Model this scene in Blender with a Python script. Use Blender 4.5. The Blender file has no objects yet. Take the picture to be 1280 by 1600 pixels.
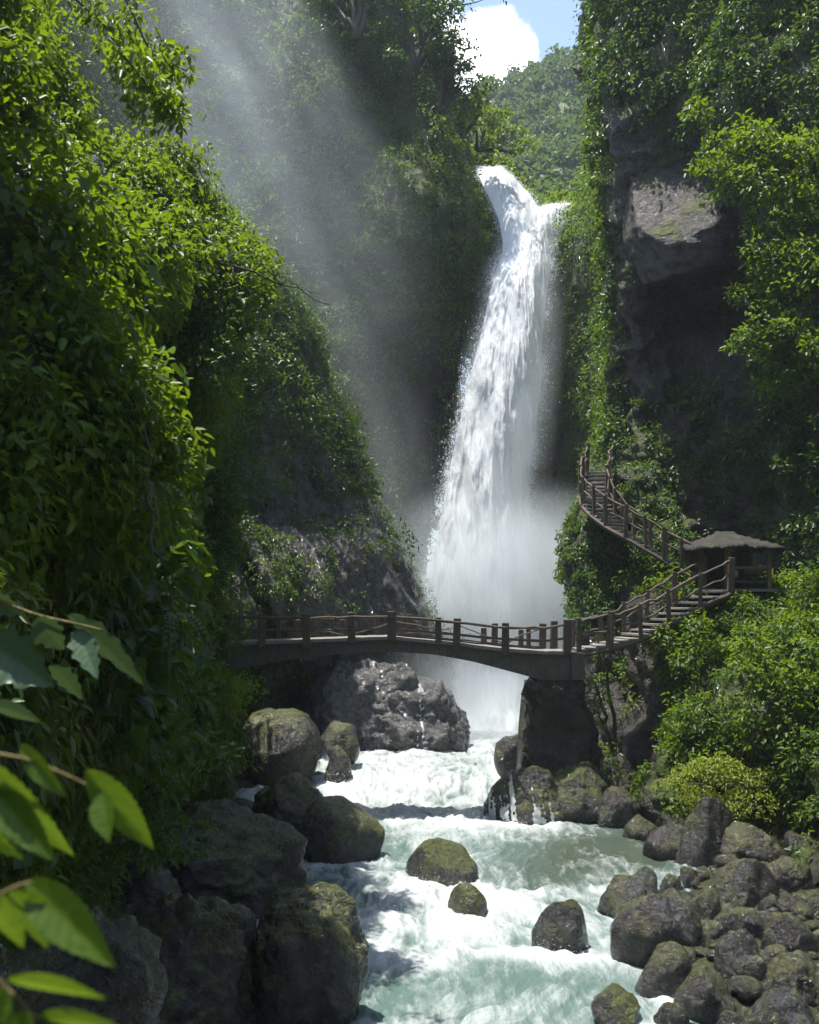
import bpy, bmesh, math, random
import numpy as np
from mathutils import Vector, Matrix

random.seed(7)
RNG = np.random.default_rng(7)
SC = bpy.context.scene
COL = SC.collection
F, CX, VH = 1715.0, 640.0, 930.0          # focal length in photo pixels, principal column, horizon row


def P(u, v, Y):
    """a point of the place that lies Y metres ahead of the viewpoint"""
    return Vector(((u - CX) / F * Y, Y, (VH - v) / F * Y))


# ------------------------------------------------------------------ noise
def _h(ix, iy, iz, seed):
    h = (ix.astype(np.int64) * 374761393 + iy.astype(np.int64) * 668265263 + iz.astype(np.int64) * 2147483647 + seed * 974634761) & 0xFFFFFFFF
    h = ((h ^ (h >> 13)) * 1274126177) & 0xFFFFFFFF
    h = ((h ^ (h >> 16)) * 2246822519) & 0xFFFFFFFF
    return ((h ^ (h >> 15)) & 0xFFFFFF) / float(0xFFFFFF)


def vnoise(p, seed=0):
    i = np.floor(p).astype(np.int64)
    f = p - i
    f = f * f * f * (f * (f * 6 - 15) + 10)
    x, y, z = i[..., 0], i[..., 1], i[..., 2]
    fx, fy, fz = f[..., 0], f[..., 1], f[..., 2]
    r = 0
    for dx in (0, 1):
        for dy in (0, 1):
            for dz in (0, 1):
                w = (fx if dx else 1 - fx) * (fy if dy else 1 - fy) * (fz if dz else 1 - fz)
                r = r + w * _h(x + dx, y + dy, z + dz, seed)
    return r * 2 - 1


def fbm(p, octaves=4, seed=0, gain=0.5, lac=2.03):
    a, s, r = 1.0, 0.0, 0
    q = np.array(p, dtype=float)
    for k in range(octaves):
        r = r + a * vnoise(q + 17.3 * k, seed + k)
        s += a
        a *= gain
        q = q * lac
    return r / s


def unit(a):
    return a / np.maximum(np.linalg.norm(a, axis=-1, keepdims=True), 1e-9)


# ------------------------------------------------------------------ objects
def tag(o, label=None, cat=None, group=None, kind=None):
    if label: o['label'] = label
    if cat: o['category'] = cat
    if group: o['group'] = group
    if kind: o['kind'] = kind
    return o


def empty(name, loc, label, cat, group=None):
    o = bpy.data.objects.new(name, None)
    o.location = loc
    o.empty_display_size = 0.2
    COL.objects.link(o)
    return tag(o, label, cat, group)


def link(name, me, mat, parent=None, smooth=True):
    me.materials.append(mat)
    if smooth:
        me.polygons.foreach_set('use_smooth', np.ones(len(me.polygons), dtype=bool))
    o = bpy.data.objects.new(name, me)
    COL.objects.link(o)
    if parent is not None:                       # geometry is given in world space
        o.parent = parent
        o.matrix_parent_inverse = Matrix.Translation(parent.location).inverted()
    return o


def npmesh(name, V, Fq, attrs=None, mat=None, parent=None, smooth=True):
    """V (N,3), Fq (M,k) faces of equal size"""
    V = np.ascontiguousarray(V, dtype=np.float32)
    Fq = np.ascontiguousarray(Fq, dtype=np.int32)
    me = bpy.data.meshes.new(name)
    n, (m, k) = len(V), Fq.shape
    me.vertices.add(n)
    me.vertices.foreach_set('co', V.ravel())
    me.loops.add(m * k)
    me.loops.foreach_set('vertex_index', Fq.ravel())
    me.polygons.add(m)
    me.polygons.foreach_set('loop_start', np.arange(0, m * k, k, dtype=np.int32))
    me.update(calc_edges=True)
    for a, val in (attrs or {}).items():
        at = me.attributes.new(a, 'FLOAT', 'POINT')
        at.data.foreach_set('value', np.ascontiguousarray(val, dtype=np.float32).ravel())
    return link(name, me, mat, parent, smooth)


class MB:
    """collects solid pieces into one mesh"""
    def __init__(s):
        s.v, s.f = [], []

    def add(s, vs, fs):
        b = len(s.v)
        s.v += [tuple(x) for x in vs]
        s.f += [tuple(i + b for i in f) for f in fs]

    def tube(s, pts, rad, seg=8, cap=True):
        pts = [Vector(p) for p in pts]
        rad = rad if hasattr(rad, '__len__') else [rad] * len(pts)
        vs, fs = [], []
        side = None
        for i, p in enumerate(pts):
            t = (pts[min(i + 1, len(pts) - 1)] - pts[max(i - 1, 0)]).normalized()
            if side is None:
                side = t.cross(Vector((0, 0, 1)) if abs(t.z) < .9 else Vector((1, 0, 0))).normalized()
            side = (side - t * side.dot(t)).normalized()
            up = side.cross(t)
            for k in range(seg):
                a = 2 * math.pi * k / seg
                vs.append(p + (side * math.cos(a) + up * math.sin(a)) * rad[i])
        for i in range(len(pts) - 1):
            for k in range(seg):
                k2 = (k + 1) % seg
                fs.append((i * seg + k, i * seg + k2, (i + 1) * seg + k2, (i + 1) * seg + k))
        if cap:
            fs.append(tuple(range(seg - 1, -1, -1)))
            fs.append(tuple(range((len(pts) - 1) * seg, len(pts) * seg)))
        s.add(vs, fs)

    def block(s, c, dims, rot=None, bevel=0.015, taper=1.0, jit=0.0):
        bm = bmesh.new()
        bmesh.ops.create_cube(bm, size=1)
        for v in bm.verts:
            k = taper if v.co.z > 0 else 1
            v.co = Vector((v.co.x * dims[0] * k, v.co.y * dims[1] * k, v.co.z * dims[2]))
            v.co += Vector([random.uniform(-jit, jit) for _ in range(3)])
        if bevel:
            bmesh.ops.bevel(bm, geom=bm.edges[:], offset=bevel, segments=2, affect='EDGES', profile=.6)
        M = (rot or Matrix.Identity(3))
        bm.verts.index_update()
        s.add([M @ v.co + Vector(c) for v in bm.verts], [[v.index for v in f.verts] for f in bm.faces])
        bm.free()

    def build(s, name, mat, parent=None, smooth=False):
        me = bpy.data.meshes.new(name)
        me.from_pydata(s.v, [], s.f)
        me.update()
        return link(name, me, mat, parent, smooth)


# ------------------------------------------------------------------ materials
class NT:
    def __init__(s, name, base=True):
        s.m = bpy.data.materials.new(name)
        s.m.use_nodes = True
        s.t = s.m.node_tree
        s.t.nodes.clear()
        s.out = s.t.nodes.new('ShaderNodeOutputMaterial')

    def n(s, typ, **kw):
        nd = s.t.nodes.new('ShaderNode' + typ)
        ins = kw.pop('ins', {})
        for k, v in kw.items():
            setattr(nd, k, v)
        for k, v in ins.items():
            sk = nd.inputs[k]
            if isinstance(v, bpy.types.NodeSocket):
                s.t.links.new(v, sk)
            else:
                sk.default_value = v
        return nd

    def math(s, op, a, b=0.0, c=None, clamp=False):
        ins = {0: a, 1: b}
        if c is not None: ins[2] = c
        return s.n('Math', operation=op, use_clamp=clamp, ins=ins).outputs[0]

    def mix(s, fac, a, b):
        nd = s.n('Mix', data_type='RGBA')
        for i, v in ((0, fac), (6, a), (7, b)):
            if isinstance(v, bpy.types.NodeSocket): s.t.links.new(v, nd.inputs[i])
            else: nd.inputs[i].default_value = v if i == 0 else (*v, 1)[:4]
        return nd.outputs[2]

    def ramp(s, fac, stops):
        nd = s.n('ValToRGB', ins={0: fac})
        e = nd.color_ramp.elements
        while len(e) < len(stops): e.new(0.5)
        for q, (p, c) in zip(e, stops):
            q.position = p
            q.color = (c, c, c, 1) if not hasattr(c, '__len__') else (*c, 1)
        return nd.outputs[0]

    def noise(s, vec, scale, detail=4, rough=.55, dist=0.0):
        return s.n('TexNoise', ins={'Vector': vec, 'Scale': scale, 'Detail': detail, 'Roughness': rough, 'Distortion': dist}).outputs[0]

    def attr(s, name):
        return s.n('Attribute', attribute_name=name).outputs['Fac']

    def pos(s):
        return s.n('NewGeometry').outputs['Position']

    def bump(s, h, strength, dist, normal=None):
        ins = {'Height': h, 'Strength': strength, 'Distance': dist}
        if normal is not None: ins['Normal'] = normal
        return s.n('Bump', ins=ins).outputs[0]

    def surf(s, sh):
        s.t.links.new(sh, s.out.inputs['Surface'])
        return s.m


def leaf_mat(name, dark, mid, bright, trans=.45, rough=.38, spec=.5):
    t = NT(name)
    tint = t.attr('tint')
    col = t.ramp(tint, [(0, dark), (.5, mid), (1, bright)])
    tc = t.mix(.55, col, tuple(min(1, c * k) for c, k in zip(bright, (1.7, 1.5, .7))))
    p = t.n('BsdfPrincipled', ins={'Base Color': col, 'Roughness': rough, 'Specular IOR Level': spec})
    tr = t.n('BsdfTranslucent', ins={'Color': tc})
    mx = t.n('MixShader', ins={0: trans, 1: p.outputs[0], 2: tr.outputs[0]})
    return t.surf(mx.outputs[0])


def rock_mat(name, dark, light, moss_a, moss_b, moss=.5, scale=1.0, wet=.3, use_veg=False, up=.6, bumpd=.12, coat=.8):
    t = NT(name)
    pos = t.pos()
    if not use_veg:
        oi = t.n('ObjectInfo').outputs['Random']
        off = t.n('CombineXYZ', ins={0: t.math('MULTIPLY', oi, 40.0), 1: t.math('MULTIPLY', oi, 23.0), 2: 0.0}).outputs[0]
        pos = t.n('VectorMath', operation='ADD', ins={0: pos, 1: off}).outputs[0]
    n1 = t.noise(pos, .9 * scale, 6, .62)
    n2 = t.noise(pos, 4.5 * scale, 6, .65, .4)
    n3 = t.noise(pos, 22 * scale, 4, .6)
    vor = t.n('TexVoronoi', feature='DISTANCE_TO_EDGE', ins={'Vector': t.n('VectorMath', operation='ADD', ins={0: pos, 1: t.n('TexNoise', ins={'Vector': pos, 'Scale': 2.0 * scale}).outputs[1]}).outputs[0], 'Scale': 1.6 * scale}).outputs[0]
    crack = t.ramp(vor, [(0, 0.0), (.06, 1.0)])
    col = t.mix(t.ramp(n2, [(.32, 0.), (.7, 1.)]), dark, light)
    col = t.mix(t.math('MULTIPLY', t.math('SUBTRACT', 1.0, crack), .5), col, tuple(c * .35 for c in dark))
    # moss grows on the upward sides and in patches
    nz = t.n('SeparateXYZ', ins={0: t.n('NewGeometry').outputs['Normal']}).outputs[2]
    mm = t.math('ADD', t.math('MULTIPLY', nz, up), t.math('MULTIPLY', t.math('SUBTRACT', n1, .5), 2.4))
    mm = t.math('ADD', mm, t.math('MULTIPLY', t.math('SUBTRACT', n2, .5), 1.1))
    mm = t.math('ADD', mm, moss - .62)
    if use_veg:
        mm = t.math('ADD', mm, t.math('MULTIPLY', t.attr('veg'), .9))
    mask = t.ramp(mm, [(.1, 0.), (.42, 1.)])
    mcol = t.mix(t.ramp(t.noise(pos, 9 * scale, 4), [(.35, 0.), (.68, 1.)]), moss_a, moss_b)
    col = t.mix(mask, col, mcol)
    r = t.math('ADD', t.math('MULTIPLY', t.ramp(n2, [(.35, 0.), (.65, 1.)]), .2), wet)
    r = t.math('MULTIPLY_ADD', mask, .28, r)
    hgt = t.math('ADD', t.math('MULTIPLY', n2, 1.0), t.math('MULTIPLY', n3, .42))
    hgt = t.math('ADD', hgt, t.math('MULTIPLY', crack, .12))
    hgt = t.math('ADD', hgt, t.math('MULTIPLY', mask, .25))
    b = t.bump(hgt, .9, bumpd)
    n4 = t.noise(pos, 11 * scale, 2.5, .6, .8)
    cb = t.bump(t.math('ADD', t.math('MULTIPLY', n4, .8), t.math('MULTIPLY', n2, .7)), 1.0, bumpd)
    p = t.n('BsdfPrincipled', ins={'Base Color': col, 'Roughness': r, 'Normal': b, 'Specular IOR Level': .22, 'Coat Weight': coat, 'Coat Roughness': .07, 'Coat IOR': 1.5, 'Coat Normal': cb})
    return t.surf(p.outputs[0])


def wood_mat(name, a, b, moss=(.05, .06, .015), mossk=.35, rough=.75):
    t = NT(name)
    pos = t.pos()
    st = t.n('Mapping', ins={'Vector': pos, 'Scale': (6, 6, 1.5)}).outputs[0]
    n1 = t.noise(st, 2.5, 6, .65, .6)
    n2 = t.noise(pos, 1.8, 4)
    n3 = t.noise(pos, 30, 4)
    col = t.mix(t.ramp(n1, [(.3, 0.), (.7, 1.)]), a, b)
    col = t.mix(t.math('MULTIPLY', t.ramp(n2, [(.5, 0.), (.7, 1.)]), mossk), col, moss)
    bp = t.bump(t.math('ADD', n1, t.math('MULTIPLY', n3, .4)), .8, .03)
    p = t.n('BsdfPrincipled', ins={'Base Color': col, 'Roughness': rough, 'Normal': bp})
    return t.surf(p.outputs[0])


M_ROCK = rock_mat('wet_rock', (.006, .0055, .005), (.034, .031, .028), (.020, .026, .003), (.075, .082, .008), moss=.64, scale=.9, wet=.16, bumpd=.12, coat=.9)
M_ROCKSUN = rock_mat('bank_rock', (.005, .004, .003), (.036, .030, .022), (.016, .018, .0025), (.052, .055, .006), moss=.52, scale=1.2, wet=.13, bumpd=.09, coat=1.0)
M_CLIFF = rock_mat('cliff_rock', (.012, .010, .008), (.058, .050, .040), (.020, .034, .008), (.070, .092, .014), moss=.22, scale=.55, wet=.28, use_veg=True, up=.35, bumpd=.22, coat=.4)
M_SHOULDER = rock_mat('shoulder_rock', (.022, .020, .018), (.125, .118, .108), (.024, .038, .008), (.085, .105, .016), moss=.24, scale=.6, wet=.22, use_veg=True, up=.35, bumpd=.2, coat=.8)
M_WETGREY = rock_mat('grey_rock', (.018, .018, .018), (.115, .113, .110), (.02, .03, .008), (.06, .07, .014), moss=.12, scale=.7, wet=.16, bumpd=.16, coat=.9)
M_CLIFFR = rock_mat('brown_cliff_rock', (.013, .010, .008), (.080, .068, .053), (.020, .032, .007), (.075, .092, .014), moss=.36, scale=.6, wet=.24, use_veg=True, up=.35, bumpd=.24, coat=.6)
M_SLAB = rock_mat('bare_slab', (.018, .016, .013), (.080, .070, .059), (.030, .040, .007), (.08, .09, .012), moss=.40, scale=.6, wet=.35, bumpd=.2, coat=.35)
M_BED = rock_mat('bank_ground', (.012, .012, .011), (.06, .056, .05), (.018, .022, .006), (.05, .055, .012), moss=.4, scale=1.4, wet=.3, bumpd=.12)
M_LEAF = leaf_mat('cliff_leaf', (.010, .036, .006), (.030, .085, .010), (.090, .165, .014), .42, .40, .4)
M_LEAFY = leaf_mat('sunny_leaf', (.018, .055, .004), (.060, .130, .006), (.150, .235, .010), .52, .44, .38)
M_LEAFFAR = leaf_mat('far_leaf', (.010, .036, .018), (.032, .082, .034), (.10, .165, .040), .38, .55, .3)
M_MOSSY = leaf_mat('moss_leaf', (.06, .10, .006), (.13, .19, .010), (.22, .28, .014), .45, .5)
M_LEAFC = leaf_mat('wall_leaf', (.016, .052, .010), (.048, .125, .016), (.13, .22, .022), .45, .5, .35)
M_FERN = leaf_mat('fern_leaf', (.014, .036, .005), (.042, .082, .008), (.105, .150, .014), .42, .36)
M_BARK = wood_mat('bark', (.030, .024, .018), (.085, .070, .052))
M_WOOD = wood_mat('weathered_timber', (.032, .023, .015), (.105, .077, .050), mossk=.3)
M_RAIL = wood_mat('rail_pole', (.036, .026, .018), (.115, .083, .054), mossk=.2)
M_GOLD = wood_mat('honey_timber', (.11, .068, .030), (.24, .155, .07), mossk=.15)
M_PLANK = wood_mat('grey_plank', (.11, .10, .085), (.26, .24, .21), mossk=.2)
M_THATCH = wood_mat('thatch', (.006, .005, .0035), (.026, .022, .015), mossk=.5, rough=.85)
M_CONC = wood_mat('stained_concrete', (.032, .030, .027), (.095, .088, .074), (.035, .042, .014), mossk=.7, rough=.7)
M_PIER = rock_mat('pier_stone', (.016, .015, .013), (.070, .063, .050), (.018, .024, .004), (.060, .070, .010), moss=.62, scale=1.1, wet=.35, up=.4, bumpd=.16, coat=.25)


def plain(name, col, rough=.6):
    t = NT(name)
    n = t.noise(t.pos(), 14, 4)
    c = t.mix(n, tuple(x * .75 for x in col), tuple(min(1, x * 1.2) for x in col))
    return t.surf(t.n('BsdfPrincipled', ins={'Base Color': c, 'Roughness': rough}).outputs[0])


M_CLOTH = plain('pale_cloth', (.7, .7, .68))
M_GREENCLOTH = plain('green_cushion', (.10, .12, .05))


# ------------------------------------------------------------------ leaves
def leaf_geo(C, A, N, L, W):
    """folded six-sided leaves: C base, A axis, N upper side, L length, W width"""
    S = unit(np.cross(A, N))
    N = unit(np.cross(S, A))
    L, W = L[:, None], W[:, None]
    fold = N * W * .18
    v = np.stack([C,
                  C + A * L * .30 + S * W * .46 + fold,
                  C + A * L * .66 + S * W * .40 + fold * .6 - N * L * .06,
                  C + A * L - N * L * .20,
                  C + A * L * .66 - S * W * .40 + fold * .6 - N * L * .06,
                  C + A * L * .30 - S * W * .46 + fold], axis=1).reshape(-1, 3)
    b = np.arange(len(C))[:, None] * 6
    f = np.concatenate([b + np.array([[0, 1, 2, 3]]), b + np.array([[0, 3, 4, 5]])], axis=0)
    return v, f


def clumps(centers, normals, radii, k, size, aspect=.5, droop=.45, tint=None, spread=1.0, squash=1.0, rng=RNG):
    """leafy tufts: k leaves over a dome of each radius"""
    n = len(centers)
    C = np.repeat(centers, k, 0)
    Nn = np.repeat(normals, k, 0)
    R = np.repeat(radii, k)
    d = unit(rng.normal(size=(n * k, 3)))
    d = np.where((np.sum(d * Nn, 1) < -.15)[:, None], -d, d)
    lump = fbm(d * 1.7 + np.repeat(rng.random((n, 3)) * 90, k, 0), 2, 3)
    rr = R * (.45 + .55 * rng.random(n * k) ** .5) * (1 + .45 * lump) * spread
    pos = C + d * rr[:, None] * np.array([1, 1, squash])
    ax = unit(d * .55 + rng.normal(size=(n * k, 3)) * .55 + np.array([0, 0, -droop]))
    nr = unit(d * .6 + np.array([0, 0, .75]) + rng.normal(size=(n * k, 3)) * .38)
    s = size * (.6 + .8 * rng.random(n * k)) * (R / np.mean(radii)) ** .35
    v, f = leaf_geo(pos, ax, nr, s, s * aspect * (.8 + .4 * rng.random(n * k)))
    base = np.repeat(rng.random(n) if tint is None else tint, k)
    tt = np.clip(base * .75 + rng.random(n * k) * .32 - .06, 0, 1)
    return v, f, np.repeat(tt, 6)


def foliage(name, cl, mat, parent=None):
    V, Fq, T, b = [], [], [], 0
    for v, f, t in cl:
        V.append(v); Fq.append(f + b); T.append(t)
        b += len(v)
    return npmesh(name, np.concatenate(V), np.concatenate(Fq), {'tint': np.concatenate(T)}, mat, parent, smooth=False)


# ------------------------------------------------------------------ cliffs
def catmull(n, m):
    W = np.zeros((m, n))
    for i, t in enumerate(np.linspace(0, n - 1, m)):
        j = min(int(t), n - 2)
        f = t - j
        w = (-.5 * f ** 3 + f ** 2 - .5 * f, 1.5 * f ** 3 - 2.5 * f ** 2 + 1, -1.5 * f ** 3 + 2 * f ** 2 + .5 * f, .5 * f ** 3 - .5 * f ** 2)
        for k in range(4):
            W[i, min(max(j + k - 1, 0), n - 1)] += w[k]
    return W


def path_pts(ctrl, n):
    W = catmull(len(ctrl), n)
    return [Vector(q) for q in W @ np.array(ctrl, float)]


def grid_faces(nr, nc):
    i = np.arange(nr * nc).reshape(nr, nc)
    return np.stack([i[:-1, :-1].ravel(), i[1:, :-1].ravel(), i[1:, 1:].ravel(), i[:-1, 1:].ravel()], 1)


def grid_normals(V):
    du = np.gradient(V, axis=1)
    dv = np.gradient(V, axis=0)
    return unit(np.cross(dv, du))


def surface(rows, nr, nc, amps, seed, calm=None):
    """rows[r][c] = (u, v, Y, veg); smooth sheet through them, roughened along its normals"""
    R, Cn = len(rows), len(rows[0])
    pts = np.array([[[*P(c[0], c[1], c[2]), c[3]] for c in r] for r in rows], dtype=float)
    A, B = catmull(R, nr), catmull(Cn, nc)
    G = np.einsum('ar,rcd,bc->abd', A, pts, B)
    V, veg = G[..., :3], np.clip(G[..., 3], 0, 1)
    N = grid_normals(V)
    view = np.sum(N * -V, -1)
    if np.median(np.sign(view)) < 0:
        N = -N
    k = np.ones(V.shape[:2]) if calm is None else calm(veg)
    for amp, sc, mode in amps:
        q = V / sc
        f = fbm(q, 4, seed)
        if mode == 'ridge': f = 1 - 2 * np.abs(f) * 1.6
        if mode == 'strata': f = fbm(q * np.array([1, 1, 3.2]), 4, seed + 5)
        if mode == 'tongue':
            a_ = unit(np.array([.5, .25, -.83])); al = (V @ a_)
            f = fbm((V - a_ * (al * .68)[..., None]) / sc, 4, seed + 13)
        if mode == 'flute': f = fbm(q * np.array([1.8, 1.8, .45]), 4, seed + 9)
        V = V + N * (amp * f * k)[..., None]
        seed += 11
    return V, veg


def cliff(label, V, veg, mat=M_CLIFF, name='cliff'):
    nr, nc = V.shape[:2]
    o = npmesh(name, V.reshape(-1, 3), grid_faces(nr, nc), {'veg': veg.ravel()}, mat)
    return tag(o, label, 'cliff', kind='structure')


def scatter(V, veg, count, lo=.02, rng=RNG, face=-.35, vmax=1760, vmin=-260):
    """points over a sheet, as dense as its plant cover"""
    N = grid_normals(V)
    if np.median(np.sign(np.sum(N * -V, -1))) < 0: N = -N
    c = (V[:-1, :-1] + V[1:, 1:]) / 2
    ar = np.linalg.norm(np.cross(V[1:, :-1] - V[:-1, :-1], V[:-1, 1:] - V[:-1, :-1]), axis=-1)
    Nc = N[:-1, :-1]
    see = np.sum(unit(-c) * Nc, -1)
    vv = VH - c[..., 2] / np.maximum(c[..., 1], 1) * F
    g = (veg[:-1, :-1] + veg[1:, 1:]) / 2
    w = ar * np.where(g < lo, 0, g) * np.where(see < face, .12, 1) * np.where((vv > vmax) | (vv < vmin), .15, 1)
    w = w.ravel() / w.sum()
    idx = rng.choice(w.size, size=count, p=w)
    r, q = np.unravel_index(idx, c.shape[:2])
    a, b = rng.random(count)[:, None], rng.random(count)[:, None]
    pos = V[r, q] * (1 - a) * (1 - b) + V[r + 1, q] * a * (1 - b) + V[r, q + 1] * (1 - a) * b + V[r + 1, q + 1] * a * b
    return pos, N[r, q]


def gaps(V, sc, seed, lo=-.28, hi=-.08):
    a_ = unit(np.array([.5, .25, -.83]))
    f = fbm((V - a_ * ((V @ a_) * .6)[..., None]) / sc, 3, seed)
    return np.clip((f - lo) / (hi - lo), 0, 1)


def patch(pos, sc, seed, lo=-.35, hi=.45):
    f = fbm(pos / sc, 3, seed)
    return np.clip((f - lo) / (hi - lo), 0, 1)


UP = np.array([0, 0, 1.0])


def cover(name, label, V, veg, count, r, k, size, mat, seed, grow=.35, aspect=.5, droop=.45, tbias=0.0, lift=.2, face=-.35, squash=1.0):
    pos, nr = scatter(V, veg, count, face=face)
    nn = unit(nr + UP * grow)
    rad = r * (.5 + 1.1 * RNG.random(count) ** 2)
    big = patch(pos, r * 5, seed + 3)
    rad = rad * (.75 + .6 * big)
    t = np.clip(patch(pos, r * 9, seed) * .6 + RNG.random(count) * .4 - .08 + tbias, 0, 1)
    cl = clumps(pos + nn * (rad * lift)[:, None], nn, rad, k, size, aspect, droop, t, squash=squash)
    o = foliage(name, [cl], mat)
    return tag(o, label, 'undergrowth', kind='stuff')


# ---- far wooded mountain and lip hill
rows = []
ridge = [(420, 350), (560, 285), (690, 220), (745, 192), (800, 168), (850, 143), (905, 120), (960, 92), (1080, 50), (1250, -10)]
for fr, Y in ((0, 330), (.0, 300), (.3, 265), (.6, 225), (1.0, 175)):
    r = []
    for i, (u, v) in enumerate(ridge):
        vb = 420
        vv = v + (vb - v) * fr + (14 if Y == 330 else 0)
        fold = 14 * math.sin(i * 1.9 + fr * 2.0)
        r.append((u, vv, Y + fold * (fr > 0), 1.0))
    rows.append(r)
VM, gM = surface(rows, 90, 140, [(6, 28, 'ridge'), (2.5, 9, 'n')], 50)
tag(npmesh('mountain', VM.reshape(-1, 3), grid_faces(*VM.shape[:2]), {'veg': gM.ravel()}, M_CLIFF), 'wooded mountainside closing the valley behind the waterfall', 'mountain', kind='structure')
pos, nr = scatter(VM, gM, 1500, vmax=480, vmin=-80)
rad = 2.3 * (.6 + .9 * RNG.random(1500) ** 1.5)
tt = np.clip(patch(pos, 26, 60) * .5 + RNG.random(1500) * .4 + (pos[:, 1] < 235) * .18, 0, 1)
o = foliage('forest', [clumps(pos + UP * (rad * .5)[:, None], np.tile(UP, (1500, 1)), rad, 95, 1.05, .62, .2, tt, squash=1.15)], M_LEAFFAR)
tag(o, 'hazy sunlit forest covering the distant mountainside', 'forest', kind='stuff')

# the green spur between the two streams at the lip
rows = [[(735, 235, 108, 1), (770, 262, 104, 1), (810, 300, 100, 1), (842, 322, 96, 1), (900, 318, 98, 1), (980, 300, 100, 1)],
        [(735, 250, 96, 1), (775, 275, 94, 1), (812, 310, 91, 1), (838, 330, 88, 1), (890, 327, 94, 1), (980, 310, 92, 1)],
        [(735, 290, 92, 1), (775, 305, 90, 1), (812, 335, 87, 1), (838, 350, 86, 1), (890, 350, 90, 1), (980, 350, 90, 1)],
        [(735, 420, 90, .6), (775, 430, 88, .6), (812, 430, 86, .6), (838, 430, 85, .6), (890, 430, 88, .6), (980, 430, 88, .6)],
        [(735, 1100, 82, 0), (775, 1100, 80, 0), (812, 1100, 79, 0), (838, 1100, 79, 0), (890, 1100, 80, 0), (980, 1100, 82, 0)]]
VL, gL = surface(rows, 90, 60, [(.7, 5, 'n'), (.3, 1.5, 'n')], 70)
cliff('rock face and green spur behind the waterfall lip', VL, gL)
cover('spur_bushes', 'low yellow green bushes on the spur beside the waterfall lip', VL, gL, 420, .9, 40, .38, M_LEAFY, 71, .8, tbias=.2)

# ---- tall central cliff, left of the fall
out = [(-80, 625), (-40, 640), (60, 668), (150, 692), (270, 724), (360, 742), (420, 736), (500, 724), (600, 702), (680, 696), (760, 680), (860, 655), (1000, 645), (1180, 650)]
rows = []
for v, ur in out:
    lean = max(0, (1000 - v)) * .010 - 2.2
    wob = 1.6 * math.sin(v * .013)
    dark = .35 if v > 560 else 1
    rows.append([(ur - 40, v, 112 + lean, 1), (ur - 12, v, 92 + lean, 1), (ur, v, 80 + lean, .85), (ur - 30, v, 76.5 + lean, dark), (ur - 110, v, 75.2 + lean + wob, 1),
                 (ur - 210, v, 74.2 + lean - wob, 1), (ur - 330, v, 73.6 + lean, 1), (ur - 470, v, 73 + lean, 1), (ur - 640, v, 73 + lean, 1), (ur - 860, v, 73 + lean, .6)])
rows.insert(0, [(CX + (c[0] - CX) * c[2] / (c[2] + 18), VH - (VH - c[1]) * c[2] / (c[2] + 18), c[2] + 18, 1) for c in rows[0]])
rows = [[(CX + (u - CX), v, Y + (2.5 if Y < 85 else 4), g) for u, v, Y, g in r] for r in rows]
VC, gC = surface(rows, 300, 240, [(1.7, 9, 'flute'), (.8, 3.2, 'n'), (.3, 1.1, 'n')], 100)
cliff('towering vegetated cliff on the left of the waterfall', VC, gC)
cover('cliff_undergrowth', 'dense dark green plants covering the tall cliff left of the waterfall', VC, gC, 7000, .75, 46, .22, M_LEAFC, 101, .7, lift=.45, tbias=.28)

# ---- cliff just right of the fall
rows = []
for v, ul in [(110, 1010), (180, 985), (240, 952), (330, 900), (380, 884), (520, 866), (680, 840), (780, 836), (860, 850), (1000, 880), (1180, 900)]:
    rows.append([(ul + 40, v, 108, 1), (ul + 10, v, 92, 1), (ul, v, 82, 1), (ul + 22, v, 78, .9 if v < 600 else .45), (ul + 60, v, 75.5, 1), (ul + 120, v, 71, 1), (ul + 220, v, 66, 1)])
VD, gD = surface(rows, 180, 110, [(1.1, 7, 'flute'), (.6, 2.5, 'n'), (.25, 1, 'n')], 140)
cliff('green cliff wall close on the right of the waterfall', VD, gD)
cover('cliff_undergrowth', 'green plants covering the narrow cliff right of the waterfall', VD, gD, 2200, .65, 46, .21, M_LEAFC, 141, .7, lift=.45, tbias=.12)

# ---- sloping shoulder cliff, left middle
out = [(300, 320, 60), (360, 372, 60), (410, 408, 60), (450, 434, 60), (500, 462, 60), (600, 509, 60), (730, 560, 60), (795, 584, 60), (825, 604, 59.5), (870, 632, 59), (960, 667, 59), (1030, 698, 60.5), (1110, 716, 62), (1190, 722, 62)]
rows = []
for v, ur, Y in out:
    rk = 0.0 if v > 1000 else (.05 if v > 900 else (.15 if v > 840 else (.35 if v > 780 else (.6 if v > 560 else 1))))
    mid = .9 if v < 620 else (.5 if v < 900 else (.2 if v < 1040 else .3))
    kd = np.interp(v, [960, 1060], [1, .8])
    rows.append([(ur - 60, v, Y + 24, .6), (ur - 10, v, Y + 8, .6), (ur, v, Y, max(rk, .15) if v < 800 else rk), (ur - 26, v, Y - 2.2 * kd, rk), (ur - 75, v, Y - 4.6 * kd, rk if v > 600 else .85), (ur - 130, v, Y - 6.5 * kd, mid * .7 if v > 700 else mid),
                 (ur - 180, v, Y - 8.0 * kd, mid), (ur - 232, v, Y - 9.5 * kd, .4 if v > 640 else 1), (ur - 250, v, Y - 8.2 * kd, 0 if v > 760 else .6), (ur - 280, v, Y - 9.8 * kd, .25 if v > 760 else 1), (ur - 320, v, Y - 11 * kd, 1), (ur - 430, v, Y - 12 * kd, 1), (ur - 600, v, Y - 12 * kd, 1)])
VB, gB = surface(rows, 260, 240, [(.7, 7, 'n'), (.7, 1.8, 'tongue'), (.3, .8, 'tongue'), (.10, .35, 'n')], 180)
cliff('dark mossy rock shoulder rising behind the bridge on the left', VB, gB, M_SHOULDER)
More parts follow.
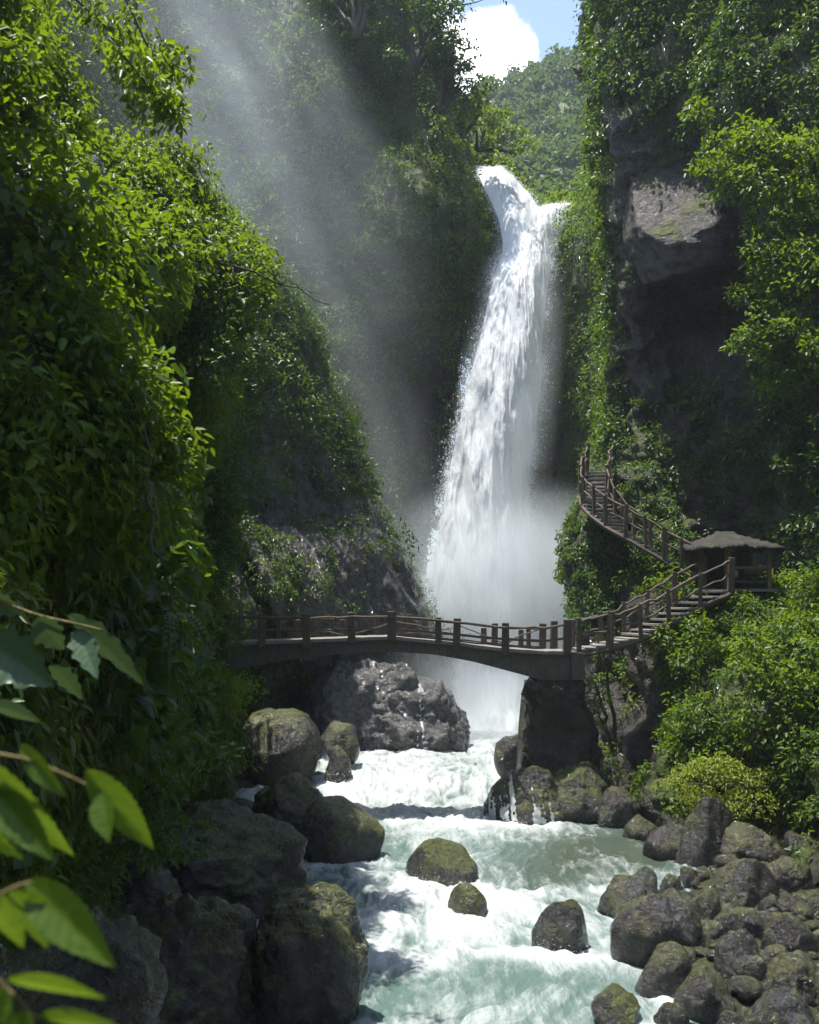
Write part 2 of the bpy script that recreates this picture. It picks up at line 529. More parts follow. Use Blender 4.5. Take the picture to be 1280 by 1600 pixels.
cover('cliff_undergrowth', 'ferns and creepers over the upper part of the mossy rock shoulder', VB, gB ** 1.6, 3600, .55, 44, .17, M_LEAF, 181, .6, lift=.35, tbias=.28)
cover('moss_tufts', 'short olive moss tufts on the wet rock shoulder', VB, np.clip(gB * 1.0 + .03, 0, 1) * (gB < .8), 4200, .22, 26, .10, M_FERN, 185, .5, droop=.9, lift=.12, tbias=.3)

# ---- big right cliff with the overhanging slab
E = [  # v, [(u, Y, veg)...]
    (-60, [(950, 55.5, 1), (985, 54, 1), (1060, 52, 1), (1140, 49.5, 1), (1290, 45.5, 1), (1560, 37.5, 1)]),
    (0, [(950, 55, 1), (985, 53.5, 1), (1060, 51.5, 1), (1140, 49, 1), (1290, 45, 1), (1560, 37, 1)]),
    (120, [(946, 54.5, 1), (985, 52.5, .8), (1060, 50.8, 1), (1140, 48, 1), (1290, 44, 1), (1560, 36, 1)]),
    (200, [(940, 54, .8), (985, 52, .3), (1060, 50.6, .8), (1140, 48, 1), (1290, 44, 1), (1560, 36, 1)]),
    (300, [(948, 54, .7), (985, 52, .3), (1060, 52, 0), (1140, 49.5, .2), (1290, 44, 1), (1560, 36, 1)]),
    (400, [(953, 54, .6), (990, 52, .4), (1060, 52.5, 0), (1140, 50, .1), (1290, 44, 1), (1560, 36, 1)]),
    (500, [(956, 54, .6), (995, 52, .35), (1060, 54, 0), (1140, 52.5, 0), (1290, 45, .5), (1560, 37, 1)]),
    (560, [(957, 54, .6), (1000, 52, .3), (1060, 52.5, 0), (1140, 50.5, .05), (1290, 45.5, .5), (1560, 38, 1)]),
    (640, [(955, 54, .7), (1000, 51.5, .4), (1060, 52, .3), (1140, 50, .35), (1290, 46, .8), (1560, 38, 1)]),
    (720, [(950, 54, .8), (1000, 51, .8), (1060, 50.5, .5), (1140, 49.5, .7), (1290, 46, .9), (1560, 38, 1)]),
    (790, [(960, 54, 1), (1005, 50.5, .9), (1060, 49.6, .5), (1140, 49, .6), (1290, 46, 1), (1560, 38, 1)]),
    (860, [(985, 53, .6), (1020, 50, .3), (1060, 49, .2), (1140, 48.5, .3), (1290, 45.5, .8), (1560, 37, 1)]),
    (960, [(1000, 53, .2), (1030, 50, .2), (1070, 48, .2), (1140, 47.5, .2), (1290, 45, .8), (1560, 37, 1)]),
]
rows = []
for v, cs in E:
    u0, Y0, g0 = cs[0]
    rows.append([(u0 + 50, v, Y0 + 32, .6), (u0 + 16, v, Y0 + 12, .8), (u0 + 3, v, Y0 + 4, .9)] + [(u, v, Y, g) for u, Y, g in cs])
rows.insert(0, [(CX + (c[0] - CX) * c[2] / (c[2] + 12), VH - (VH - c[1]) * c[2] / (c[2] + 12), c[2] + 12, 1) for c in rows[0]])
VE, gE = surface(rows, 300, 220, [(.9, 6, 'flute'), (.5, 2.2, 'ridge'), (.35, 1.0, 'n'), (.12, .35, 'n')], 220)
cliff('big right hand cliff with bare dark rock under hanging plants', VE, gE, M_CLIFFR)
cover('cliff_undergrowth', 'creepers and bushes hanging over the big right hand cliff', VE, gE ** 1.3, 4600, .55, 42, .20, M_LEAF, 221, .6, lift=.35, tbias=.12)
edge = gE.copy() * 0
edge[:, 0:95] = 1
edge[:, :40] = .3
cover('moss_tufts', 'bright moss and small ferns along the sunlit edge of the right cliff', VE, edge * (VE[..., 2] < 25), 2600, .26, 24, .14, M_LEAFY, 225, .5, droop=.8, lift=.15, tbias=.1)

# ---- knoll under the upper stairs
K = [(738, 928, 52, [0, 26, 40, 60, 90]), (770, 922, 50.5, [0, 26, 50, 80, 120]), (812, 905, 49.4, [0, 30, 60, 100, 160]), (850, 893, 48.6, [0, 35, 80, 130, 210]), (885, 890, 48.2, [0, 40, 90, 150, 240]),
     (925, 900, 47.6, [0, 40, 90, 150, 240]), (965, 908, 47.2, [0, 40, 90, 150, 230]), (1040, 925, 46.4, [0, 35, 70, 120, 200]), (1150, 935, 45.2, [0, 35, 70, 120, 190]), (1260, 940, 44, [0, 30, 60, 120, 190])]
rows = []
for i, (v, ul, Y, du) in enumerate(K):
    g = .9 if i > 1 else .6
    if v > 990: g = .15
    if i == 0:
        rows.append([(ul + 30, v - 6, Y + 14, .5), (ul + 8, v - 4, Y + 6, .5)] + [(ul + d, v - 4, Y + 5, .3) for d in du])
    rows.append([(ul + 30, v, Y + 14, .5), (ul + 6, v, Y + 5.7, .5)] + [(ul + d, v, Y + .8 - b, g * (.5 if j == 0 else 1)) for j, (d, b) in enumerate(zip(du, (0, 1.6, 2.2, 2.4, 2.2)))])
VF, gF = surface(rows, 130, 120, [(.5, 3, 'n'), (.35, 1.2, 'ridge'), (.12, .4, 'n')], 260)
cliff('rounded rocky knoll carrying the upper stairs', VF, gF)
cover('knoll_plants', 'light green ferns and grass on the knoll beneath the curving stairs', VF, gF, 1900, .24, 30, .13, M_LEAF, 261, .5, droop=.6, lift=.2, tbias=.28)

# ---- lower right bank below the shelter
G = [(912, [(985, 49), (1060, 48), (1140, 47.5), (1230, 47), (1340, 45), (1600, 38)]),
     (944, [(1000, 44.8), (1060, 44.4), (1140, 43.6), (1230, 41.6), (1340, 39.5), (1600, 33)]),
     (990, [(1006, 43.6), (1070, 42.9), (1150, 41.2), (1235, 39), (1340, 37), (1600, 31)]),
     (1080, [(1004, 42), (1070, 40.6), (1150, 39), (1235, 37.4), (1340, 35), (1600, 30)]),
     (1170, [(1008, 41), (1075, 39.2), (1150, 37.6), (1235, 36.8), (1340, 34), (1600, 29)]),
     (1250, [(1015, 40), (1080, 38.2), (1150, 36.6), (1235, 36.8), (1340, 33), (1600, 28)]),
     (1310, [(1020, 39), (1085, 37), (1160, 35.2), (1235, 35.2), (1340, 32), (1600, 27)]),
     (1390, [(1020, 37), (1085, 34), (1160, 32), (1235, 31), (1340, 29), (1600, 25)])]
rows = []
for v, cs in G:
    u0, Y0 = cs[0]
    g = .95 if v < 1290 else .1
    rows.append([(u0 + 14, v, Y0 + 12, .2), (u0 - 2, v, Y0 + 4, .3)] + [(u, v, Y, g * (.04 if j == 0 else 1)) for j, (u, Y) in enumerate(cs)])
VG, gG = surface(rows, 150, 150, [(1.2, 3.6, 'n'), (.8, 1.5, 'n'), (.2, .5, 'n')], 300)
cliff('steep green bank below the shelter on the right', VG, gG)
cover('bank_undergrowth', 'glossy leafy undergrowth on the steep bank below the shelter', VG, gG * gaps(VG, 1.4, 31, -.3, .0), 2600, .42, 42, .15, M_LEAFY, 301, .6, lift=.35, tbias=.0)

# ---- near left slope
A = [(-70, [(-260, 16), (-60, 18), (78, 21), (135, 24), (160, 27)]),
     (0, [(-260, 15), (-60, 17), (80, 20), (140, 23), (170, 26)]),
     (110, [(-260, 13.5), (-60, 15.5), (90, 19), (160, 22.5), (200, 26)]),
     (250, [(-260, 12), (-60, 14), (90, 17.8), (190, 22), (250, 26)]),
     (340, [(-260, 11.3), (-60, 13.2), (90, 17), (220, 22), (312, 26.5)]),
     (430, [(-260, 10.7), (-60, 12.5), (90, 16.2), (230, 21.5), (372, 27.5)]),
     (500, [(-260, 10.3), (-60, 12.2), (100, 16.4), (240, 22.8), (352, 30)]),
     (620, [(-260, 10), (-60, 12), (100, 16.4), (250, 23.5), (362, 31)]),
     (760, [(-260, 9.7), (-60, 11.6), (100, 16), (250, 23.5), (372, 32)]),
     (870, [(-260, 9.4), (-60, 11.2), (100, 15.6), (240, 22.8), (362, 32)]),
     (940, [(-260, 9.1), (-60, 10.8), (100, 15.2), (235, 22.2), (335, 30)]),
     (1010, [(-260, 8.8), (-60, 10.6), (100, 15), (250, 22.5), (374, 32)]),
     (1110, [(-260, 8.6), (-60, 10.4), (100, 14.8), (260, 22.4), (388, 32)]),
     (1200, [(-260, 8.5), (-60, 10.2), (100, 14.8), (250, 21.8), (355, 30.5)]),
     (1270, [(-260, 8.5), (-60, 10.2), (100, 15.2), (220, 21.6), (300, 28.5)]),
     (1330, [(-260, 9), (-60, 11), (90, 17), (180, 23), (250, 30)]),
     (1420, [(-260, 11), (-60, 13), (80, 19), (170, 25), (240, 32)])]
rows = []
for v, cs in A:
    ur, Yr = cs[-1]
    sh_ = np.interp(v, [-100, 100, 250, 340, 430, 500, 600, 1000, 1200], [190, 215, 165, 75, 5, 35, 40, 72, 40])
    cs = [(u - sh_ * np.clip((u + 60) / 200, 0, 1), Y) for u, Y in cs]
    ur = cs[-1][0]
    rows.append([(u, v, Y, 1 if v < 1300 else .7) for u, Y in cs] + [(ur + 2, v, Yr + 5, .8), (ur - 20, v, Yr + 14, .5)])
rows.insert(0, [(CX + (c[0] - CX) * c[2] / (c[2] + 6), VH - (VH - c[1]) * c[2] / (c[2] + 6), c[2] + 6, 1) for c in rows[0]])
VA, gA = surface(rows, 260, 170, [(1.5, 4.5, 'n'), (1.1, 2.2, 'n'), (1.3, 1.9, 'tongue'), (.6, .9, 'tongue')], 340)
cliff('steep overgrown slope along the left side of the gorge', VA, gA)
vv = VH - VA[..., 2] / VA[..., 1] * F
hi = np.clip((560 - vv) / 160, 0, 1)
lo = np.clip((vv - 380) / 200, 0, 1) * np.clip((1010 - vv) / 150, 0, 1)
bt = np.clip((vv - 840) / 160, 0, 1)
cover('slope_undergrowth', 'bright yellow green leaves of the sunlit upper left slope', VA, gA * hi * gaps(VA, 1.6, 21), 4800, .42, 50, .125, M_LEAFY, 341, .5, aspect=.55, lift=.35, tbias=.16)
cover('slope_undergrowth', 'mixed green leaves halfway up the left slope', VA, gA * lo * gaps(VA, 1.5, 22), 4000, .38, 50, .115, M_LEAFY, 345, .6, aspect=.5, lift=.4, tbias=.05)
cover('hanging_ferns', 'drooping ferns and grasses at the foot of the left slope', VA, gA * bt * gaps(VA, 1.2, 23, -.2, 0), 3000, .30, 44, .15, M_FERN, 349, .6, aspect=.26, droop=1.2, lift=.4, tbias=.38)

cover('broad_leaves', 'large broad leaves scattered over the left slope', VA, gA * np.clip(lo + bt, 0, 1) * gaps(VA, 1.8, 27, .0, .3), 900, .36, 16, .26, M_LEAF, 357, .5, aspect=.72, lift=.75, tbias=.2)
cover('hanging_plants', 'broader leaved creepers among the ferns of the left slope', VA, gA * bt * gaps(VA, 1.1, 24, -.05, .15), 1500, .36, 40, .12, M_LEAF, 353, .45, aspect=.5, lift=.4, tbias=.25)

# ------------------------------------------------------------------ river, bed and banks
WY = [8, 20, 22, 26, 30, 36, 40, 42, 44, 46, 50, 56, 60, 62, 64, 66, 69, 72]
WZ = [-8.5, -8.35, -8.3, -8.24, -8.2, -8.1, -8.06, -7.98, -7.75, -7.55, -7.4, -7.3, -7.2, -6.9, -6.3, -5.2, -3.6, -2.6]


def wz(Y):
    return np.interp(Y, WY, WZ)


VT = np.array([VH - wz(y) / y * F for y in np.linspace(70, 16, 600)])
YT = np.linspace(70, 16, 600)


def yw(v):
    return float(np.interp(v, VT, YT))


def to_uv(x, y, z):
    return CX + x / y * F, VH - z / y * F


nY, nX = 900, 420
ys = 15 * (72 / 15) ** np.linspace(0, 1, nY)
lx = np.interp(ys, [15, 20, 26, 34, 45, 58, 66, 72], [-6.0, -6.5, -7.5, -8.5, -7, -4.5, -3, -1])
rx = np.interp(ys, [15, 20, 26, 34, 45, 58, 66, 72], [9.5, 10.5, 11.5, 13, 10, 9.5, 10, 10])
S = np.linspace(0, 1, nX)[None, :]
X = lx[:, None] * (1 - S) + rx[:, None] * S
Yg = np.repeat(ys[:, None], nX, 1)
base = np.repeat(wz(ys)[:, None], nX, 1)
U, Vv = to_uv(X, Yg, base)


def blob(cu, cv, ru, rv):
    return np.exp(-(((U - cu) / ru) ** 2 + ((Vv - cv) / rv) ** 2))


warp = fbm(np.stack([X * .35, Yg * .16, X * 0], -1), 3, 400)
p1 = np.stack([X * .9 + warp * 2.2, Yg * .30 + warp, X * 0], -1)
p2 = np.stack([X * 2.4 + warp * 5, Yg * .7 + warp * 2, X * 0 + 3], -1)
p3 = np.stack([X * 7 + warp * 9, Yg * 2.6 + warp * 3, X * 0 + 7], -1)
f1, f2, f3 = fbm(p1, 4, 410), fbm(p2, 4, 420), fbm(p3, 3, 430)
rough = .45 + .9 * blob(640, 1215, 150, 45) + .5 * blob(720, 1290, 160, 30) + .5 * blob(760, 1400, 200, 50) + 1.0 * np.clip((Yg - 57) / 6, 0, 1) + .35 * blob(700, 1500, 200, 60)
rough *= 1 - .65 * blob(930, 1315, 120, 30)
rx_ = 1 - np.abs(f2) * 1.9
disp = rough * (.30 * f1 + .12 * rx_ + .03 * f3) - .08
disp += .30 * blob(640, 1205, 120, 22) + .18 * blob(690, 1312, 55, 12) + .22 * blob(810, 1195, 60, 12)
wave = np.sin(Yg * 2.6 + warp * 7 + X * .5 + 1.2 * f2)
disp += rough * .10 * np.sign(wave) * np.abs(wave) ** 1.3 * np.clip(.6 + f1, 0, 1.4)
Z = base + disp
foam = .24 + .40 * f1 + .30 * rx_ - .1 + .18 * f3
foam += .22 * np.clip(wave, 0, 1) * rough
foam += .55 * blob(640, 1215, 170, 50) + .35 * blob(690, 1285, 130, 22) + .45 * blob(760, 1410, 130, 35) + .35 * blob(640, 1500, 90, 60) + .25 * blob(760, 1480, 200, 30)
foam += 1.2 * np.clip((Yg - 55) / 6, 0, 1) * np.clip((U - 600) / 120, 0, 1)
foam += .3 * blob(760, 1150, 60, 20) - .35 * blob(600, 1155, 60, 12) - .55 * blob(950, 1310, 130, 32) - .4 * blob(530, 1370, 50, 30) - .28 * blob(600, 1560, 70, 60)
foam += -.35 * blob(620, 1345, 40, 20) - .3 * blob(820, 1530, 150, 30) - .25 * blob(900, 1580, 120, 40) - .3 * blob(870, 1360, 70, 25) + .35 * blob(930, 1395, 90, 12)
for cu, cv, rw in ((692, 1376, 118), (730, 1424, 66), (880, 1484, 94), (832, 1278, 150), (538, 1342, 142), (480, 1590, 210), (985, 1428, 98), (1034, 1490, 150), (972, 1598, 90), (527, 1220, 46), (1042, 1552, 94)):
    foam += .55 * blob(cu, cv + 4, rw * .72, 9) + .3 * blob(cu + rw * .2, cv + 22, rw * .5, 16)
shal = np.clip(blob(960, 1330, 140, 45) * 1.3 + .5 * blob(840, 1370, 80, 25), 0, 1)

t = NT('river_water')
pos = t.pos()
wv = t.n('TexNoise', ins={'Vector': t.n('Mapping', ins={'Vector': pos, 'Scale': (.5, .22, .5)}).outputs[0], 'Scale': 1.6, 'Detail': 3}).outputs[1]
off = t.n('VectorMath', operation='SCALE', ins={0: t.n('VectorMath', operation='SUBTRACT', ins={0: wv, 1: (.5, .5, .5)}).outputs[0], 'Scale': 1.0}).outputs[0]
wp = t.n('VectorMath', operation='ADD', ins={0: pos, 1: off}).outputs[0]
st = t.n('Mapping', ins={'Vector': wp, 'Scale': (2.4, .5, 1.2)}).outputs[0]
n1 = t.noise(st, 1.1, 8, .66, .25)
n2 = t.noise(st, 5.5, 6, .65, .3)
fo = t.math('ADD', t.attr('foam'), t.math('MULTIPLY', t.math('SUBTRACT', n1, .5), 1.5))
fo = t.math('ADD', fo, t.math('MULTIPLY', t.math('SUBTRACT', n2, .5), .75))
fm = t.ramp(fo, [(.08, 0.), (.34, .22), (.66, .62), (1., 1.)])
deep = t.mix(t.attr('shallow'), (.085, .135, .120), (.050, .068, .050))
col = t.mix(fm, deep, (.42, .45, .45))
rg = t.math('MULTIPLY_ADD', fm, .5, .13)
b = t.bump(t.math('ADD', t.math('MULTIPLY', n1, .9), t.math('MULTIPLY', n2, .3)), .5, .12)
pr = t.n('BsdfPrincipled', ins={'Base Color': col, 'Roughness': rg, 'Normal': b, 'IOR': 1.33, 'Specular IOR Level': .5})
M_RIVER = t.surf(pr.outputs[0])
river = npmesh('river', np.stack([X, Yg, Z], -1).reshape(-1, 3), grid_faces(nY, nX), {'foam': foam.ravel(), 'shallow': shal.ravel()}, M_RIVER)
tag(river, 'rushing white and pale green river tumbling over rocks', 'river', kind='structure')

fr = foam.ravel() * (rough.ravel() + .2)
fr = np.where(fr > .75, fr, 0) * (1 / ys.repeat(nX)) 
pick = RNG.choice(fr.size, size=26000, p=fr / fr.sum())
pp_ = np.stack([X, Yg, Z], -1).reshape(-1, 3)[pick]
cl2 = fbm(pp_ * np.array([1.3, 1.0, 1]), 3, 455)
keep = cl2 > RNG.uniform(-.25, .3, len(pp_))
pp_ = pp_[keep]
pp_[:, 2] += RNG.exponential(.07, len(pp_)) * (1 + 2 * np.clip(cl2[keep], 0, 1))
kk = len(pp_)
v, f = leaf_geo(pp_, unit(RNG.normal(size=(kk, 3)) + np.array([0, -.8, .4])), unit(RNG.normal(size=(kk, 3)) + np.array([0, 0, .8])), .018 + .04 * RNG.random(kk) ** 2 * np.interp(pp_[:, 1], [20, 60], [.7, 2]), np.full(kk, .016) * np.interp(pp_[:, 1], [20, 60], [.8, 2]))
tag(npmesh('spray', v, f, {}, plain('spray_drop', (.55, .58, .58), .3)), 'droplets thrown up from the rapids', 'spray', kind='stuff')

# ground under everything, and the stony banks
g = MB()
g.add([(-1500, -300, -13), (1500, -300, -13), (1500, 2500, -13), (-1500, 2500, -13)], [(0, 1, 2, 3)])
tag(g.build('ground', M_BED), 'dark ground beneath the gorge', 'ground', kind='structure')


def bank(label, xs_in, xs_out, rise, seed, y0=12, y1=62):
    n = 200
    yy = np.linspace(y0, y1, n)
    xi, xo = np.interp(yy, *xs_in), np.interp(yy, *xs_out)
    s = np.linspace(0, 1, 110)[None, :]
    x = xi[:, None] * (1 - s) + xo[:, None] * s
    y = np.repeat(yy[:, None], 110, 1)
    z = wz(y) - .9 + np.interp(s, [0, .03, .09, .3, 1], [0, .7, .98, 1.12, 1.12 + rise])
    q = np.stack([x, y, z], -1)
    z = z + .45 * fbm(q / 1.6, 4, seed) + .16 * fbm(q / .45, 3, seed + 4)
    o = npmesh('riverbank', np.stack([x, y, z], -1).reshape(-1, 3), grid_faces(n, 110), {}, M_BED)
    tag(o, label, 'riverbank', kind='structure')
    return x, y, z


bank('wet mossy left riverbank under the boulders', ([12, 20, 27, 34, 44, 62], [-1.6, -2.2, -3.2, -4.6, -5.5, -4]), ([12, 62], [-14, -16]), 4.5, 500)
BR = bank('stony right riverbank strewn with wet rocks', ([12, 20, 24, 28, 34, 40, 48, 62], [4.0, 4.1, 4.9, 5.6, 8.6, 7.9, 6.5, 7.5]), ([12, 62], [24, 26]), 3.6, 520)


loop = path_pts([(-13, 9, 0), (-17, -6, 0), (-15, -24, 0), (-4, -36, 0), (12, -34, 0), (22, -18, 0), (23, 4, 0), (23, 24, 0)], 60)  # unseen gorge wall behind the camera, added to darken the sky fill
hts = np.interp(np.linspace(0, 1, 60), [0, .2, .4, .7, 1], [9, 13, 30, 30, 26])
Q = np.array([[(p.x * (1 + .012 * z), p.y * (1 + .006 * z), -10 + (h + 10) * q) for q, z in zip(np.linspace(0, 1, 40), np.linspace(0, 30, 40))] for p, h in zip(loop, hts)])
Q = Q + unit(np.stack([Q[..., 0], Q[..., 1], Q[..., 2] * 0], -1)) * (1.8 * fbm(Q / 6, 3, 77) + .6 * fbm(Q / 1.8, 3, 78))[..., None]
o = npmesh('cliff', Q.reshape(-1, 3), grid_faces(60, 40), {'veg': np.ones(Q.shape[0] * Q.shape[1])}, M_CLIFF)
tag(o, 'overgrown gorge wall out of view behind the viewpoint, added to hold back sky light', 'cliff', kind='structure')

# ------------------------------------------------------------------ boulders
def rock_mesh(rx, ry, rz, seed, sub=4, facets=11, rough=.10, flat=.66):
    bm = bmesh.new()
    bmesh.ops.create_icosphere(bm, subdivisions=sub, radius=1)
    bm.verts.index_update()
    v = np.array([x.co for x in bm.verts])
    f = np.array([[q.index for q in x.verts] for x in bm.faces])
    bm.free()
    r = np.random.default_rng(seed)
    v = v * (1 + .30 * fbm(v * .9 + seed * 3.1, 2, seed))[:, None]
    for k in range(facets):
        n = unit(r.normal(size=3))
        d = r.uniform(flat, flat + .28)
        s = v @ n - d
        v = v - n * (np.maximum(s, 0) * .82)[:, None]
    nn = unit(v)
    v = v + nn * (rough * fbm(v * 2.2 + seed, 4, seed + 1, .55) + rough * .35 * fbm(v * 7 + seed, 3, seed + 2))[:, None]
    ext = np.abs(v).max(0)
    v = v / ext
    return v * np.array([rx, ry, rz]), f


def boulder(u, vt, vb, w, label, seed, Y=None, mat=None, sub=None, sink=.8, depth=.8, tilt=0, rough=.10, facets=8, name='boulder'):
    Y = Y or yw(vb)
    rx = w / 2 / F * Y
    hz = (vb - vt) / F * Y
    rz = hz * (1 + sink) / 2
    ry = rx * depth
    v, f = rock_mesh(rx, ry, rz, seed, sub or (5 if w > 85 else 4), facets, rough)
    c, s = math.cos(tilt), math.sin(tilt)
    v = np.stack([v[:, 0] * c - v[:, 2] * s, v[:, 1], v[:, 0] * s + v[:, 2] * c], 1)
    ctr = P(u, vb, Y)
    loc = Vector((ctr.x, Y + ry * .55, ctr.z + hz - rz))
    o = npmesh(name, v, f, {}, mat or M_ROCK)
    o.location = loc
    return tag(o, label, 'boulder', 'boulders along the river')


B = [
    (480, 1390, 1600, 200, 'big dark mossy boulder with glossy wet hollows at the lower left waterline', 1, dict(depth=.8, tilt=-.2, rough=.15, facets=5, sub=6, sink=.4)),
    (300, 1262, 1440, 350, 'long dark rock shelf with orange moss on its right end, beneath the hanging ferns', 2, dict(depth=.7, rough=.2, tilt=-.12, facets=8, sub=6, sink=.5)),
    (538, 1249, 1342, 142, 'smooth oval boulder with a pale wet lower half at the left edge of the rapids', 3, dict(rough=.05, facets=6, tilt=.04)),
    (440, 1204, 1300, 150, 'craggy moss topped rock behind the smooth oval boulder', 4, dict(rough=.18)),
    (425, 1108, 1222, 150, 'large rounded boulder thickly overgrown with moss below the left bridge end', 5, dict(rough=.08, facets=6)),
    (527, 1165, 1220, 46, 'small upright egg shaped stone standing in the white water', 6, dict(rough=.04, facets=5)),
    (529, 1128, 1172, 66, 'dark boulder at the water edge right under the bridge arch', 7, dict(Y=47)),
    (489, 1138, 1172, 30, 'small pale grey stone wedged beside the mossy boulder under the bridge', 8, dict(Y=46.5)),
    (640, 1058, 1160, 200, 'broad misty grey rock at the foot of the mossy shoulder, lapped by the river', 9, dict(Y=52, rough=.2, depth=.8, sub=6, mat=M_WETGREY, facets=5, tilt=-.15)),
    (560, 1020, 1165, 190, 'steep grey wet rock leaning on the cliff behind the broad misty rock', 10, dict(Y=52, rough=.22, depth=.6, tilt=-.3, mat=M_WETGREY, sub=6)),
    (270, 1400, 1640, 290, 'dark shaded rock in the lower left corner beside the big glossy boulder', 11, dict(Y=20.5, rough=.2, depth=.8, facets=8, sub=6)),
    (40, 1405, 1720, 420, 'black shadowed rock behind the foreground leaves at the bottom left', 12, dict(Y=14.5, rough=.18)),
    (210, 1330, 1480, 220, 'shaded mossy rock tucked between the rock shelf and the dark corner rock', 13, dict(Y=24, rough=.2)),
    (692, 1317, 1376, 118, 'low rounded rock in midstream with water sliding over its left side', 14, dict(rough=.05, facets=3, sink=1.3, sub=6)),
    (730, 1382, 1424, 66, 'small brown rock in the middle of the white rapids', 15, dict(rough=.09, sink=1.3, facets=4, sub=5)),
    (880, 1411, 1484, 94, 'dark round rock in the rapids with spray fanning from its right side', 16, dict(rough=.06, facets=4, sink=.9)),
    (832, 1196, 1278, 150, 'broad wet rock below the bridge pier with thin falls running down it', 17, dict(rough=.12, depth=.9, sink=.9, facets=5, sub=6)),
    (972, 1548, 1598, 90, 'half drowned brown rock near the bottom of the picture', 18, dict(sink=.8)),
    (802, 1148, 1192, 60, 'low rock peeping out behind the left foot of the pier', 20, dict(Y=45)),
    (826, 1058, 1200, 46, 'tall narrow mossy rock standing against the left side of the pier', 21, dict(Y=42.8, depth=1.4, rough=.12)),
    (905, 1180, 1268, 120, 'angular grey rock piled against the base of the pier', 22, dict(Y=39.4, rough=.14)),
]
BS = [
    (968, 1228, 1289, 86, 'sunlit rock with mossy flanks at the water edge right of the pier', 30),
    (1004, 1272, 1308, 66, 'flat pebbly rock between the pier side rock and the bank', 31),
    (1050, 1290, 1338, 82, 'grey domed rock below the tall mossy boulder on the right bank', 32),
    (1108, 1248, 1348, 92, 'tall dark boulder capped with bright moss under the right hand bushes', 33),
    (1182, 1296, 1354, 124, 'craggy pale rock right of the tall moss capped boulder', 34),
    (1162, 1342, 1426, 136, 'big flat topped pale boulder with swirling grain on the right bank', 35),
    (985, 1364, 1428, 98, 'mossy rock parting the shallow water on the right', 36),
    (1034, 1398, 1500, 156, 'largest olive mossy boulder of the right bank, sloping down to the rapids', 37),
    (1108, 1388, 1446, 66, 'wedge of mossy rock leaning behind the largest olive boulder', 38),
    (1042, 1474, 1552, 94, 'rounded olive boulder below the largest mossy one', 39),
    (1110, 1518, 1592, 104, 'knobbly wet boulder near the bottom edge, right of the drowned rock', 40),
    (1166, 1456, 1550, 96, 'peaked dark boulder with a mossy left face on the right bank', 41),
    (1090, 1454, 1494, 56, 'small wet stone above the rounded olive boulder', 42),
    (1246, 1494, 1566, 116, 'sloping wet boulder at the right edge near the bottom', 43),
    (1222, 1552, 1660, 170, 'large olive boulder in the bottom right corner', 44),
    (1240, 1434, 1500, 96, 'dark rock at the right edge above the sloping wet boulder', 45),
    (1168, 1416, 1480, 96, 'broken wet rock below the big flat topped boulder', 46),
    (1238, 1342, 1404, 100, 'glinting jagged rock at the right edge beside the flat topped boulder', 47),
    (1256, 1298, 1346, 70, 'small glinting rock at the right edge under the dark bushes', 48),
    (1266, 1392, 1440, 70, 'low grey stone at the right edge below the jagged rock', 49),
    (1010, 1356, 1392, 44, 'small dark stone perched upstream of the parting rock', 50),
    (1052, 1366, 1402, 40, 'little yellow mossed stone between the parting rock and flat boulder', 51),
    (1080, 1352, 1386, 36, 'small upright dark stone left of the flat topped boulder', 52),
    (1140, 1336, 1360, 40, 'small stone at the foot of the craggy pale rock', 53),
    (1020, 1245, 1280, 40, 'small light rock beside the pier side boulder', 54),
    (1120, 1440, 1476, 50, 'small broken stone right of the largest olive boulder', 55),
    (1205, 1400, 1436, 46, 'small rounded stone right below the flat topped boulder', 56),
    (1135, 1492, 1530, 40, 'small stone wedged above the knobbly wet boulder', 57),
    (1200, 1530, 1566, 44, 'small stone left of the sloping wet boulder', 58),
    (1055, 1560, 1604, 60, 'low wet stone at the bottom edge left of the knobbly boulder', 59),
    (1150, 1580, 1630, 60, 'stone at the bottom edge between knobbly and corner boulders', 60),
]
rocks = {}
for u, vt, vb, w, lab, sd, kw in B:
    rocks[sd] = boulder(u, vt, vb, w, lab, sd, **kw)
for u, vt, vb, w, lab, sd in BS:
    boulder(u, vt, vb, w, lab, sd, mat=M_ROCKSUN, rough=random.choice([.08, .12, .14]), facets=random.choice([4, 6, 9]), tilt=random.uniform(-.25, .25))

# the great overhanging slab on the right cliff
v, f = rock_mesh(1, 1, 1, 812, 6, 9, .05, .72)
for n_, d_ in (((-.3, -.85, .35), .50), ((.1, .35, -1), .66), ((-1, -.15, .15), .78)):
    n_ = unit(np.array(n_))
    v = v - n_ * (np.maximum(v @ n_ - d_, 0) * .96)[:, None]
v = v / np.abs(v).max(0)
v = v * np.array([3.15, 2.8, 5.1])
v[:, 2] = np.maximum(v[:, 2], -3.7 + .35 * v[:, 0] + .45 * v[:, 1] + .25 * fbm(v * .9, 3, 5))
a = math.radians(24)
v = np.stack([v[:, 0], v[:, 1] * math.cos(a) + v[:, 2] * math.sin(a), -v[:, 1] * math.sin(a) + v[:, 2] * math.cos(a)], 1)
nn = unit(v)
v = v + nn * (.16 * fbm(v * np.array([1.0, 1.0, 3.0]), 5, 7) - .12 * np.abs(fbm(v * np.array([1.6, 1.6, 2.2]), 4, 9)))[:, None]
o = npmesh('rock_slab', v, f, {}, M_SLAB)
o.location = P(1064, 338, 51.2)
tag(o, 'bare grey slab of rock jutting out over a black hollow in the right cliff', 'rock slab')

